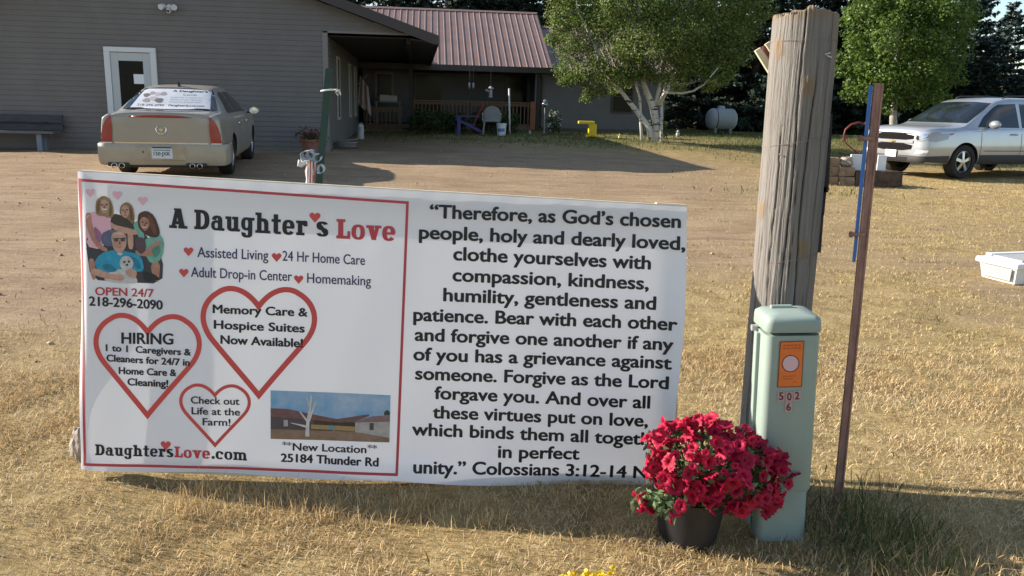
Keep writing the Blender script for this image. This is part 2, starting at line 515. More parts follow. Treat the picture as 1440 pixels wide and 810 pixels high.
# clods, pebbles and trodden bits on the bare drive
n = 5200
Y = 4.0 + 20 * nrs.uniform(0, 1, n) ** 1.4; X = nrs.uniform(-1, 1, n) * (Y * .68 + .5)
k = nrs.uniform(0, 1, n) < dirt_mask(X, Y) * (.25 + .75 * clump(X, Y, .8, 3.0)); X, Y = X[k], Y[k]
n = len(X); S = np.minimum(nrs.gamma(1.4, .0045, n) + .003, .022)
oct_v = np.array([(1, 0, 0), (0, 1, 0), (-1, 0, 0), (0, -1, 0), (0, 0, .8), (0, 0, -.6)]); oct_f = np.array([(0, 1, 4), (1, 2, 4), (2, 3, 4), (3, 0, 4), (1, 0, 5), (2, 1, 5), (3, 2, 5), (0, 3, 5)])
V = oct_v[None] * (S[:, None, None] * nrs.uniform(.6, 1.3, (n, 6, 3))) + np.stack([X, Y, zg(X, Y) + S * .25], 1)[:, None]
pme = np_mesh("pebbles", V.reshape(-1, 3), (oct_f[None] + np.arange(n)[:, None, None] * 6).reshape(-1, 3))
tag(link("pebbles", pme, mat("pebble", (.36, .28, .20), .95, spec=.1, island=.5)), "small stones and clods strewn over the bare drive", "gravel", kind="stuff")

# ================================================================ house
SID = mat("siding", (0.150, 0.142, 0.136), 0.6, spec=0.3, var=0.06, scale=2.0)
SIDR = mat("siding_grey", (0.135, 0.136, 0.142), 0.6, spec=0.3, var=0.06, scale=2.0)
TRIMG = mat("corner_trim", (0.19, 0.18, 0.175), 0.55)
FASC = mat("brown_fascia", (0.034, 0.026, 0.028), 0.45, var=0.1)
ROOFM = mat("brown_metal_roof", (0.195, 0.125, 0.11), 0.55, spec=0.5, var=0.10, scale=1.5)
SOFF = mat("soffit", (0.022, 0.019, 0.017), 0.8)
WHITE = mat("white_paint", (0.62, 0.64, 0.66), 0.45, var=0.03)
DGLASS = mat("dark_glass", (0.008, 0.009, 0.010), 0.12, spec=0.10)
DARK = mat("dark_void", (0.01, 0.01, 0.01), 0.9)
WOODR = mat("cedar_rail", (0.15, 0.085, 0.045), 0.65, var=0.25, scale=9, stretch=(4, 4, .6))
WOODG = mat("grey_wood", (0.30, 0.26, 0.22), 0.8, var=0.3, scale=10, stretch=(1, 6, 6), bump=0.3)
POSTB = mat("brown_post", (0.022, 0.017, 0.015), 0.6)
house = thing("house", hw(0, 0, gz(-4.15, 18.7)), "long grey sided farmhouse with brown ribbed metal roofs and a shaded porch", "house", rz=HYAW)
HZ0 = gz(-4.15, 18.7)
HOFF = (0, 0, HZ0)          # house-local z is measured from its corner

def siding(mb, pa, pb, z0, ztop, course=0.108, lip=0.013):
    """courses from point pa to pb (plan), top height given by ztop(s) with s along the wall"""
    pa = np.array(pa, float); pb = np.array(pb, float)
    L = np.linalg.norm(pb - pa); d = (pb - pa) / L
    nrm = np.array([d[1], -d[0]])
    z = z0
    while True:
        # span where the wall reaches above z
        S = np.linspace(0, L, 241)
        ok = np.array([ztop(s) > z + 0.004 for s in S])
        if not ok.any(): break
        s0, s1 = S[ok][0], S[ok][-1]
        z1 = z + course
        ok1 = np.array([ztop(s) > z1 for s in S])
        if ok1.any(): t0, t1 = S[ok1][0], S[ok1][-1]; zt = z1
        else:
            t0 = t1 = (s0 + s1) / 2; zt = z + course
            zt = min(z1, max(ztop(s) for s in S))
            if t1 - t0 < 1e-6:
                k = [s for s in S if ztop(s) >= zt - .012]; t0, t1 = k[0], k[-1]
        P = lambda s, o: (pa + d * s + nrm * o)
        a = P(s0, lip); b_ = P(s1, lip); c = P(t1, 0); e = P(t0, 0)
        a0 = P(s0, 0); b0 = P(s1, 0)
        mb.add([(a[0], a[1], z), (b_[0], b_[1], z), (c[0], c[1], zt), (e[0], e[1], zt), (a0[0], a0[1], z), (b0[0], b0[1], z)],
               [(0, 1, 2, 3), (4, 5, 1, 0)])
        z = z1

# --- wing with its gable to the road
TIPA, TIPZ, SLOPE, APK = 2.41, 2.93, 0.335, -3.45
ZPK = TIPZ + SLOPE * (TIPA - APK)
A_L = APK - (1.78 - APK)                 # left end of the gable wall
rake = lambda a: ZPK - SLOPE * abs(a - APK) - 0.17
mb = MB(HOFF)
zb0 = HZ0 - 0.12
mb_w = mb
siding(mb, (A_L, 0), (-0.09, 0), 3.0 - .108 * 26, lambda s: min(3.001, rake(A_L + s)))
siding(mb, (A_L, 0), (1.78, 0), 3.0, lambda s: rake(A_L + s))
siding(mb, (0, 0), (0, 9.6), zb0 + .05, lambda s: 2.95)
mb.build("gable_wall", SID, house)
mb = MB(HOFF)
mb.prism([(A_L, 0.03, zb0 - .2), (0, 0.03, zb0 - .2), (0, 0.03, 2.97), (1.78, .03, 2.97), (1.78, .03, rake(1.78)), (APK, 0.03, rake(APK)), (A_L, 0.03, rake(A_L))], (0, 0.12, 0))
mb.bb(-0.15, -0.03, 0.16, 9.6, zb0 - .2, 2.95)
mb.bb(A_L + .02, A_L + .14, 0.16, 14.9, zb0 - .2, 2.95)
mb.prism([(A_L, 14.9, zb0 - .2), (2.2, 14.9, zb0 - .2), (2.2, 14.9, 2.8), (APK, 14.9, rake(APK)), (A_L, 14.9, rake(A_L))], (0, .1, 0))
mb.bb(2.1, 2.2, 12.0, 14.9, zb0 - .2, 2.8)
mb.build("wall_core", DARK, house)
mb = MB(HOFF)
mb.bb(-0.10, 0.012, -0.022, 0.09, zb0, 2.965)
mb.build("corner_trim", TRIMG, house)
mb = MB(HOFF)
mb.bb(0.012, 1.80, -0.018, 0.06, 2.965, 3.01)
mb.build("beam_trim", TRIMG, house)
mb = MB(HOFF)
mb.bb(A_L, 0, -0.012, .028, zb0 - .3, zb0 + .07)
mb.build("foundation", mat("foundation_concrete", (0.10, 0.095, 0.09), 0.9, var=.2), house)

def roof_slab(mb, p0, p1, p2, p3, th):
    """four corners of the upper face, thickened straight down"""
    up = [np.array(p, float) for p in (p0, p1, p2, p3)]
    mb.prism([u - np.array([0, 0, th]) for u in up], (0, 0, th))
B0, B1 = -0.40, 15.0
mb = MB(HOFF)
roof_slab(mb, (TIPA, B0 + .03, TIPZ), (TIPA, B1, TIPZ), (APK, B1, ZPK), (APK, B0 + .03, ZPK), 0.05)
LT = 2 * APK - TIPA
roof_slab(mb, (APK, B0 + .03, ZPK), (APK, B1, ZPK), (LT, B1, TIPZ), (LT, B0 + .03, TIPZ), 0.05)
def ribs(mb, e0, e1, r0, r1, step, wd=0.045, ht=0.02):
    e0, e1, r0, r1 = [np.array(q, float) for q in (e0, e1, r0, r1)]
    L = np.linalg.norm(e1 - e0)
    n = int(L / step)
    for i in range(n + 1):
        s = (i + 0.25) * step / L
        if s > 1: break
        d = (e1 - e0) / L
        a = e0 + (e1 - e0) * s; b_ = r0 + (r1 - r0) * s
        up = np.array([0, 0, ht])
        for k, hh in ((1.0, ht), ):
            A = [a - d * wd / 2 + (0, 0, .002), a + d * wd / 2 + (0, 0, .002), a + d * wd / 4 + up, a - d * wd / 4 + up]
            B = [q + (b_ - a) for q in A]
            mb.add(A + B, [(0, 1, 5, 4), (1, 2, 6, 5), (2, 3, 7, 6), (3, 0, 4, 7), (3, 2, 1, 0), (4, 5, 6, 7)])
ribs(mb, (TIPA, B0 + .03, TIPZ), (TIPA, B1, TIPZ), (APK, B0 + .03, ZPK), (APK, B1, ZPK), 0.23)
ribs(mb, (LT, B0 + .03, TIPZ), (LT, B1, TIPZ), (APK, B0 + .03, ZPK), (APK, B1, ZPK), 0.23)
mb.build("roof", ROOFM, house)
mb = MB(HOFF)
for s in (1, -1):
    tipx = APK + s * (TIPA - APK)
    mb.prism([(APK, B0, ZPK + .025), (tipx, B0, TIPZ + .025), (tipx, B0, TIPZ - .16), (tipx - s * .1, B0, TIPZ - .16), (APK, B0, ZPK - .17)], (0, .03, 0))
    mb.bb(min(tipx, tipx - s * .03), max(tipx, tipx - s * .03), B0 + .03, 10.5 if s > 0 else B1, TIPZ - .16, TIPZ - .05)
mb.build("fascia", FASC, house)
mb = MB(HOFF)
roof_slab(mb, (TIPA - .03, B0 + .03, TIPZ - .13), (TIPA - .03, 10.5, TIPZ - .13), (1.80, 10.5, TIPZ - .05), (1.80, B0 + .03, TIPZ - .05), 0.02)
mb.bb(0.0, 1.84, 0.16, 11.8, 2.90, 2.93)
for s in (1, -1):
    a1, z1 = (1.80, rake(1.80) + .02) if s > 0 else (A_L, rake(A_L) + .02)
    mb.prism([(APK, B0 + .03, ZPK - .10), (a1, B0 + .03, z1 + .07), (a1, B0 + .03, z1 + .05), (APK, B0 + .03, ZPK - .12)], (0, 0.36, 0))
mb.bb(1.70, 1.80, 0.16, 10.2, 2.80, 2.90)
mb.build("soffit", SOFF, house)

# --- porch section under the long roof
EB, EZ, RB, RZ = 9.6, 2.80, 15.1, 5.13
AR_E, AR_R = 6.5, 6.65
mb = MB(HOFF)
roof_slab(mb, (-2.0, EB, EZ), (AR_E, EB, EZ), (AR_R, RB, RZ), (-2.0, RB, RZ), 0.05)
roof_slab(mb, (-2.0, RB, RZ), (AR_R, RB, RZ), (AR_E, 2 * RB - EB, EZ), (-2.0, 2 * RB - EB, EZ), 0.05)
ribs(mb, (-2.0, EB, EZ), (AR_E, EB, EZ), (-2.0, RB, RZ), (AR_R, RB, RZ), 0.23)
mb.prism([(-2.0, RB - .16, RZ - .035), (-2, RB, RZ + .05), (-2, RB + .16, RZ - .035)], (AR_R + 2, 0, 0))
mb.build("roof", ROOFM, house)
mb = MB(HOFF)
mb.bb(0.02, AR_E, EB - .03, EB - .003, EZ - .17, EZ + .015)
mb.prism([(AR_E, EB, EZ + .01), (AR_R, RB, RZ + .01), (AR_R, RB, RZ - .2), (AR_E, EB, EZ - .17)], (.03, 0, 0))
mb.build("fascia", FASC, house)
# right hand section
a_e, R2B, R2Z = 11.0, 13.8, 4.50
mb = MB(HOFF)
roof_slab(mb, (AR_E + .04, EB + .15, 2.70), (a_e, EB + .15, 2.70), (a_e, R2B, R2Z), (AR_E + .14, R2B, R2Z), 0.05)
roof_slab(mb, (AR_E + .14, R2B, R2Z), (a_e, R2B, R2Z), (a_e, 2 * R2B - EB, 2.70), (AR_E + .04, 2 * R2B - EB, 2.70), 0.05)
ribs(mb, (AR_E + .2, EB + .15, 2.70), (a_e, EB + .15, 2.70), (AR_E + .3, R2B, R2Z), (a_e, R2B, R2Z), 0.23)
mb.prism([(AR_E + .2, R2B - .16, R2Z - .035), (AR_E + .2, R2B, R2Z + .05), (AR_E + .2, R2B + .16, R2Z - .035)], (a_e - AR_E - .2, 0, 0))
mb.build("roof", ROOFM, house)
mb = MB(HOFF)
mb.bb(AR_E + .04, a_e, EB + .12, EB + .147, 2.54, 2.715)
mb.prism([(a_e, EB + .12, 2.71), (a_e, R2B, R2Z + .01), (a_e, R2B, R2Z - .2), (a_e, EB + .12, 2.54)], (.03, 0, 0))
mb.build("fascia", FASC, house)
ZG2 = 0.72
mb = MB(HOFF)
siding(mb, (6.05, 10.0), (10.55, 10.0), ZG2 + .08, lambda s: 2.66)
siding(mb, (10.55, 10.0), (10.55, 17.6), ZG2 + .08, lambda s: min(2.66 + max(0, .45 * (3.8 - abs(s - 3.8))), 4.3))
siding(mb, (6.05, 11.8), (6.05, 10.0), ZG2 + .08, lambda s: 2.66)
mb.build("side_wall", SIDR, house)
mb = MB(HOFF)
mb.bb(6.08, 10.52, 10.03, 10.15, ZG2 - .3, 2.66)
mb.bb(10.4, 10.52, 10.15, 17.6, ZG2 - .3, 2.66)
mb.build("wall_core", DARK, house)
mb = MB(HOFF); mb.bb(6.0, 10.56, 9.985, 10.04, ZG2 - .25, ZG2 + .10)
mb.build("foundation", MATS["foundation_concrete"], house)
mb = MB(HOFF); mb.bb(10.49, 10.58, 9.97, 10.07, ZG2 + .1, 2.66)
mb.build("corner_trim", TRIMG, house)
mb = MB(HOFF); mb.bb(5.98, 6.06, 9.97, 10.06, ZG2 + .1, 2.66)
mb.build("corner_trim", TRIMG, house)
# porch: back wall, ceiling, deck
mb = MB(HOFF)
siding(mb, (0.02, 11.8), (6.05, 11.8), 0.85, lambda s: 2.75)
mb.build("porch_wall", SIDR, house)
mb = MB(HOFF)
mb.bb(-.2, 6.1, 11.83, 11.95, 0.5, 2.8)
mb.build("wall_core", DARK, house)
mb = MB(HOFF)
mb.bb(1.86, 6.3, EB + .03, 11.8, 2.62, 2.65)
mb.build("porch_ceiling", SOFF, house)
mb = MB(HOFF)
mb.bb(0.02, 5.98, 9.75, 11.79, 0.70, 0.83)
mb.bb(0.05, 1.6, 8.75, 9.74, 0.58, 0.68)
mb.build("porch_deck", mat("deck_board", (0.16, 0.11, 0.08), 0.8, var=.2), house)
def railing(a0, a1, b, z0, z1, n):
    mb = MB(HOFF)
    mb.bb(a0, a1, b - .05, b + .05, z1 - .04, z1)
    mb.bb(a0, a1, b - .018, b + .018, z1 - .14, z1 - .06)
    mb.bb(a0, a1, b - .018, b + .018, z0, z0 + .08)
    for i in range(n + 1):
        a = a0 + (a1 - a0) * i / n
        a = min(max(a, a0 + .02), a1 - .02)
        mb.bb(a - .018, a + .018, b - .052 + .0, b - .02, z0 + .02, z1 - .05)
    mb.build("porch_railing", WOODR, house)
railing(1.72, 5.86, 9.8, 0.83, 1.65, 32)
railing(0.30, 1.46, 8.8, 0.66, 1.38, 9)
mb = MB(HOFF); mb.bb(5.80, 5.98, 9.70, 9.88, 0.72, 1.68)
mb.build("railing_post", mat("red_cedar_post", (0.24, 0.09, 0.045), .65, var=.2), house)
for (a, b_, wd) in ((6.06, 9.82, .09), (3.72, 9.80, .09), (1.74, 9.2, .13)):
    mb = MB(HOFF); mb.bb(a - wd / 2, a + wd / 2, b_ - wd / 2, b_ + wd / 2, 0.4, 2.85)
    mb.build("porch_post", POSTB, house)
mb = MB(HOFF); mb.tube([(6.12, 9.74, 2.6), (6.2, 9.9, 2.4), (6.2, 9.93, 0.85), (6.2, 9.75, .75)], .035, 8)
mb.build("downspout", FASC, house)

def framed(a, b_, z0, z1, wd, axis, fmat, name="window", fw=.07, pane=DGLASS, out=.035, bar=False):
    """window or door frame standing proud of a wall; axis 'b' faces the road, 'a' faces right"""
    mb = MB(HOFF); h = wd / 2
    def put(m, u0, u1, w0, w1, d0, d1):
        if axis == 'b': m.bb(a + u0, a + u1, b_ - d1, b_ - d0, w0, w1)
        else: m.bb(a + d0, a + d1, b_ + u0, b_ + u1, w0, w1)
    put(mb, -h - fw, -h, z0 - fw, z1 + fw, 0, out)
    put(mb, h, h + fw, z0 - fw, z1 + fw, 0, out)
    put(mb, -h, h, z1, z1 + fw, 0, out)
    put(mb, -h, h, z0 - fw, z0, 0, out)
    if bar: put(mb, -h, h, (z0 + z1) / 2 - .02, (z0 + z1) / 2 + .02, 0, out - .004)
    o = mb.build(name, fmat, house)
    m2 = MB(HOFF); put(m2, -h, h, z0, z1, 0.002, out * .55)
    m2.build("pane", pane, o)
    return o
# door in the gable wall
mb = MB(HOFF)
dz0 = HZ0 - .02
for u0, u1, w0, w1 in ((-4.64, -4.52, dz0, 2.52), (-3.70, -3.58, dz0, 2.52), (-4.64, -3.58, 2.52, 2.62)):
    mb.bb(u0, u1, -.055, 0.03, w0 - (.09 if w0 > 2 else 0), w1 - .09)
df = mb.build("door", mat("door_frame_white", (0.60, 0.63, 0.65), .5), house, bevel=.006)
mb = MB(HOFF)
mb.bb(-4.515, -4.36, -.032, .02, dz0, 2.42); mb.bb(-3.86, -3.705, -.032, .02, dz0, 2.42)
mb.bb(-4.36, -3.86, -.032, .02, 2.25, 2.42); mb.bb(-4.36, -3.86, -.032, .02, dz0, 1.25)
mb.build("door_leaf", mat("door_leaf_white", (0.44, 0.48, 0.50), .5), df, bevel=.005)
mb = MB(HOFF); mb.bb(-4.36, -3.86, -.018, 0.0, 1.25, 2.25); mb.build("pane", DGLASS, df)
mb = MB(HOFF); mb.bb(-4.07, -3.86, -.023, -.0185, 1.78, 1.98); mb.build("paper_notice", mat("paper", (.72, .76, .8), .6), df)
mb = MB(HOFF); mb.lathe([(0.0, -.10), (.03, -.095), (.03, -.07), (.012, -.06), (.012, -.03)], (-3.77, 0, 1.38), 12, 'Y'); mb.build("door_knob", mat("steel", (.55, .55, .55), .3, 1.0), df, smooth=True)
# side windows of the wing, pale trims
WT = mat("window_trim_pale", (0.40, 0.39, 0.36), .5)
for b_, wd in ((2.22, .55), (5.85, .5), (7.95, .6)):
    framed(0.014, b_, 1.14, 2.52, wd, 'a', WT, fw=.06)
framed(0.78, 11.79, 1.75, 2.52, .5, 'b', TRIMG, "window", .09)
framed(5.55, 11.79, .9, 2.6, .75, 'b', FASC, "porch_door", .08)
framed(2.35, 11.79, 1.3, 2.55, .9, 'b', FASC, "window", .07)
framed(9.06, 9.985, 1.42, 2.46, .66, 'b', FASC, "window", .05, bar=True)
# security light on the gable
p = onb(237, 12, -.1)
mb = MB(HOFF); mb.lathe([(.075, -.015), (.07, -.05), (.03, -.06)], (p[0], 0, p[2] + .02), 16, 'Y')
sec = mb.build("security_light", WHITE, house, smooth=True, angle=40)
for s in (-1, 1):
    mb = MB(HOFF)
    c = np.array([p[0] + s * .09, -.10, p[2] + .05])
    mb.tube([c + (-s * .06, .05, -.02), c], .018, 8)
    mb.tube([c + (-s * .01, .02, .01), c + (s * .02, -.03, -.01), c + (s * .05, -.09, -.035)], [.03, .055, .06], 14)
    mb.build("lamp_head", WHITE, sec, smooth=True, angle=40)
mb = MB(HOFF); mb.box((p[0], -.1, p[2] - .05), (.07, .07, .09)); mb.build("motion_sensor", WHITE, sec, bevel=.012)
mb = MB(HOFF); mb.lathe([(.024, -.15), (.024, -.13)], (p[0], 0, p[2] - .055), 14, 'Y'); mb.build("sensor_lens", DARK, sec)
# ================================================================ trees
BIRCHBARK = mat("birch_bark", (0.60, 0.58, 0.54), 0.7, var=0.0, scale=5, stretch=(1.2, 1.2, 7), col2=(0.48, 0.45, 0.41), bump=.3)
_t = BIRCHBARK.node_tree            # black lenticels
_b = _t.nodes["Principled BSDF"]
_tc = _t.nodes.new("ShaderNodeTexCoord"); _mp = _t.nodes.new("ShaderNodeMapping"); _mp.inputs["Scale"].default_value = (3, 3, 11)
_n = _t.nodes.new("ShaderNodeTexNoise"); _n.inputs["Scale"].default_value = 1.3; _n.inputs["Detail"].default_value = 4
_r = _t.nodes.new("ShaderNodeValToRGB"); _r.color_ramp.elements[0].position = .36; _r.color_ramp.elements[0].color = (.03, .028, .025, 1); _r.color_ramp.elements[1].position = .42; _r.color_ramp.elements[1].color = (1, 1, 1, 1)
_m = _t.nodes.new("ShaderNodeMix"); _m.data_type = 'RGBA'; _m.blend_type = 'MULTIPLY'; _m.inputs[0].default_value = 1
_t.links.new(_tc.outputs["Object"], _mp.inputs[0]); _t.links.new(_mp.outputs[0], _n.inputs[0]); _t.links.new(_n.outputs[0], _r.inputs[0])
_src = _b.inputs["Base Color"].links[0].from_socket
_t.links.new(_src, _m.inputs[6]); _t.links.new(_r.outputs[0], _m.inputs[7]); _t.links.new(_m.outputs[2], _b.inputs["Base Color"])
BARK = mat("dark_bark", (0.12, 0.095, 0.075), 0.9, var=.3, scale=8, stretch=(4, 4, .7), bump=.5)
PALEBARK = mat("pale_bark", (0.34, 0.31, 0.27), 0.85, var=.25, scale=6, bump=.3)
LEAFB = mat("birch_leaf", (0.13, 0.18, 0.042), 0.55, spec=.4, island=.6, trans=.45)
LEAFM = mat("maple_leaf", (0.105, 0.17, 0.030), 0.5, spec=.4, island=.4, trans=.42)
NEEDLE = mat("spruce_needle", (0.028, 0.046, 0.032), 0.75, spec=.25, island=.5, trans=.1)
NEEDLEB = mat("blue_spruce_needle", (0.045, 0.072, 0.066), 0.75, spec=.25, island=.45, trans=.1)
LEAFD = mat("dark_leaf", (0.045, 0.075, 0.022), 0.65, spec=.25, island=.5, trans=.25)

def crown_leaves(name, clumps, n_per, leaf, material, parent, loc):
    """clumps: (x, y, z, r) in tree coordinates; leaves hang in loose drooping sprays round each clump"""
    Cs, Ns, Ss = [], [], []
    for (x, y, z, r) in clumps:
        n = int(n_per * (r / 0.6) ** 2)
        d = nrs.normal(size=(n, 3)); d /= np.linalg.norm(d, axis=1, keepdims=True)
        rad = r * nrs.uniform(0.25, 1.0, (n, 1)) ** 0.6
        p = d * rad * np.array([1, 1, .72]) + (x, y, z)
        p[:, 2] -= 0.25 * r * nrs.uniform(0, 1, n) ** 2
        Cs.append(p)
        Ns.append(d * .6 + nrs.normal(size=(n, 3)) * .55 + (0, 0, .45))
        Ss.append(nrs.uniform(.6, 1.25, n) * leaf)
    me = leaf_mesh(name, np.concatenate(Cs), np.concatenate(Ns), np.concatenate(Ss), .62, .25)
    return link(name, me, material, parent)
def limb(mb, p0, p1, r0, r1, wob=.06, n=8, seg=7, sag=0.0):
    p0 = np.array(p0, float); p1 = np.array(p1, float)
    L = np.linalg.norm(p1 - p0)
    pts, rs = [], []
    for i in range(seg + 1):
        t = i / seg
        q = p0 + (p1 - p0) * t + nrs.normal(size=3) * wob * L * .25 * math.sin(math.pi * t)
        q[2] -= sag * math.sin(math.pi * t)
        pts.append(q); rs.append(r0 + (r1 - r0) * t)
    mb.tube(pts, rs, n)
    return pts
def at_g(px, Y):
    """ground point under a picture column at distance Y"""
    P = at(px, 250, Y); x = P[0]
    for _ in range(3):
        z = gz(x, Y)
        # same column: move along the picture's vertical
        yy = 150
        lo, hi = -200, 700
        for _ in range(40):
            mid = (lo + hi) / 2
            if at(px, mid, Y)[2] > z: lo = mid
            else: hi = mid
        x = at(px, lo, Y)[0]
    return np.array([x, Y, gz(x, Y)])

# ---- birch with four white stems
bp_ = at_g(912, 25.0)
birch = thing("birch_tree", bp_, "white trunked birch with several splayed stems and a wide leafy crown in the yard", "tree")
def bl(px, py, Y=25.0): return at(px, py, Y) - bp_
mb = MB()
def stem(pts, rs):
    mb.tube(pts, [r_ * .74 for r_ in rs], 10)
stem([bl(922, 203), bl(924, 175), bl(918, 150), bl(905, 118), bl(902, 80), bl(900, 20), bl(893, -60), bl(898, -150)], [.19, .16, .14, .10, .085, .07, .05, .02])
stem([bl(918, 203), bl(913, 180), bl(898, 160), bl(880, 137), bl(860, 112), bl(848, 98), bl(835, 60), bl(815, 20), bl(800, -40)], [.15, .12, .10, .09, .08, .075, .055, .04, .02])
stem([bl(903, 202), bl(901, 175), bl(900, 140), bl(893, 112), bl(880, 70), bl(868, 20)], [.06, .055, .05, .045, .035, .02])
stem([bl(925, 175), bl(921, 150), bl(928, 120), bl(940, 60), bl(955, -30), bl(950, -120)], [.11, .09, .075, .06, .045, .02])
stem([bl(921, 150), bl(935, 130, 24.8), bl(960, 131, 24.5), bl(975, 128, 24.3), bl(990, 119, 24.0), bl(1010, 95, 23.8)], [.075, .055, .045, .04, .03, .015])
stem([bl(926, 150), bl(938, 128), bl(960, 60, 25.6), bl(985, 20, 26), bl(1015, 8, 26.3)], [.07, .055, .045, .04, .02])
stem([bl(930, 203, 24.85), bl(930, 170, 24.85), bl(930, 140, 25.1), bl(945, 90, 25.6)], [.07, .06, .055, .02])
mb.build("trunk", BIRCHBARK, birch, smooth=True)
cl = []
for px, py, Y, r in [(800, 95, 25, .55), (800, 62, 24.6, .55), (830, 95, 24.4, .6), (795, 20, 25.2, .7), (815, 45, 25.5, .8), (840, 125, 24.6, .38), (860, 85, 24.3, .75),
                     (850, 30, 25, .9), (812, -20, 25, .85), (895, 95, 24.2, .55), (900, 60, 24, .85), (930, 95, 24.3, .6), (945, 50, 24.2, .9), (900, 0, 24.5, 1.0),
                     (975, 85, 24.4, .7), (995, 50, 24.6, .85), (1010, 100, 24.2, .5), (1030, 70, 24.6, .7), (960, 0, 25, 1.0), (1020, 15, 25.2, .9), (1045, 40, 25.4, .6),
                     (850, -60, 25, 1.1), (920, -70, 25, 1.2), (990, -60, 25.3, 1.1), (890, -140, 25, 1.1), (950, -150, 25.2, 1.1), (910, -220, 25, .9), (800, 112, 25.2, .3),
                     (825, 138, 24.7, .22), (870, 112, 25.4, .5), (950, 112, 25.6, .5), (1000, 118, 24.0, .35), (1060, 10, 25.5, .7), (830, -120, 25.2, .8), (1000, -130, 25.4, .9), (880, 40, 26.2, .9), (960, 60, 26.3, .9), (1040, -30, 25.3, .8)]:
    p = bl(px, py, Y); cl.append((p[0], p[1], p[2], r))
    for k in range(3):
        d = nrs.normal(size=3); d /= np.linalg.norm(d)
        cl.append((p[0] + d[0] * r * .95, p[1] + d[1] * r * .9, p[2] + d[2] * r * .7, r * nrs.uniform(.3, .5)))
crown_leaves("crown", cl, 900, .038, LEAFB, birch, bp_)
mb = MB()
for (x, y, z, r) in cl[::5]:
    if z > .8:
        a = np.array([x * .35, y * .3, max(1.6, z * .72)]); limb(mb, a, (x, y, z), .016, .005, .2, 5, 5)
mb.build("branch", PALEBARK, birch, smooth=True)

# ---- maple right of the pole
mp_p = at_g(1257, 27.5)
maple = thing("maple_tree", mp_p, "bright green rounded broadleaf tree standing behind the silver car", "tree")
def ml(px, py, Y=27.5): return at(px, py, Y) - mp_p
mb = MB()
mb.tube([ml(1257, 205), ml(1256, 160), ml(1258, 120), ml(1265, 60), ml(1270, -20), ml(1272, -100)], [.14, .11, .10, .08, .06, .02], 10)
cl = []
for px, py, Y, r in [(1215, 125, 27, .55), (1250, 140, 27, .5), (1290, 135, 27, .55), (1200, 85, 27.4, .6), (1240, 95, 26.6, .8), (1290, 95, 26.6, .85), (1330, 100, 27, .65), (1345, 70, 27.4, .6),
                     (1215, 45, 27.2, .75), (1260, 45, 26.5, 1.0), (1310, 45, 26.6, .95), (1345, 30, 27.3, .75), (1235, 0, 27, .9), (1285, -5, 26.8, 1.1), (1330, -10, 27.2, .9),
                     (1250, -60, 27.3, 1.0), (1300, -65, 27.3, 1.0), (1275, -120, 27.4, .9), (1270, -170, 27.5, .6), (1305, 120, 27.6, .7), (1235, 130, 28, .6), (1270, 70, 28.4, 1.1), (1190, 130, 27.2, .22), (1205, 20, 27.6, .5), (1260, 110, 26.6, .6)]:
    p = ml(px, py, Y); cl.append((p[0], p[1], p[2], r))
    limb(mb, (0, 0, max(1.5, p[2] * .62)), p, .04, .008, .12, 5, 5)
    for k in range(5):
        d = nrs.normal(size=3); d /= np.linalg.norm(d)
        cl.append((p[0] + d[0] * r, p[1] + d[1] * r, p[2] + d[2] * r * .85, r * nrs.uniform(.28, .5)))
mb.build("trunk", PALEBARK, maple, smooth=True)
crown_leaves("crown", cl, 420, .058, LEAFM, maple, mp_p)

# ---- spruces
def spruce_mesh(h, r, seed, dens=1.0):
    rr = np.random.RandomState(seed)
    V, Fc = [], []
    C, N, S = [], [], []
    mb = MB(); mb.tube([(0, 0, -.2), (0, 0, h * .5), (0, 0, h * .98)], [.016 * h + .05, .01 * h + .03, .01], 8)
    z = 0.35
    while z < h * .985:
        t = z / h
        rad = r * (1 - t) ** .85 * rr.uniform(.86, 1.1) + .06
        nb = int((7 + 7 * (1 - t)) * dens)
        for k in range(nb):
            a = rr.uniform(0, 2 * math.pi)
            L = rad * rr.uniform(.72, 1.12)
            droop = (.32 - .55 * t) * L
            m_ = max(6, int(L * 42))
            s = rr.uniform(.12, 1, m_) ** .7
            side = rr.normal(size=m_) * .11 * L * (1.15 - s)
            P = np.stack([np.cos(a) * s * L - np.sin(a) * side, np.sin(a) * s * L + np.cos(a) * side,
                          z - droop * s ** 1.3 + .10 * L * s ** 4 - np.abs(side) * .3 + rr.normal(size=m_) * .03], 1)
            C.append(P)
            nv = rr.normal(size=(m_, 3)) * .5 + np.array([np.cos(a) * .3, np.sin(a) * .3, .8])
            N.append(nv); S.append(rr.uniform(.07, .16, m_))
            if L > .5:
                mb.tube([(0, 0, z), (np.cos(a) * L * .5, np.sin(a) * L * .5, z - droop * .4), (np.cos(a) * L * .9, np.sin(a) * L * .9, z - droop * .87 + .06 * L)], [.022, .014, .005], 4, cap=False)
        z += (.16 + .05 * h / 9) * rr.uniform(.7, 1.1)
    return leaf_mesh("crown", np.concatenate(C), np.concatenate(N), np.concatenate(S), .42, .2), mb
SPR = {}
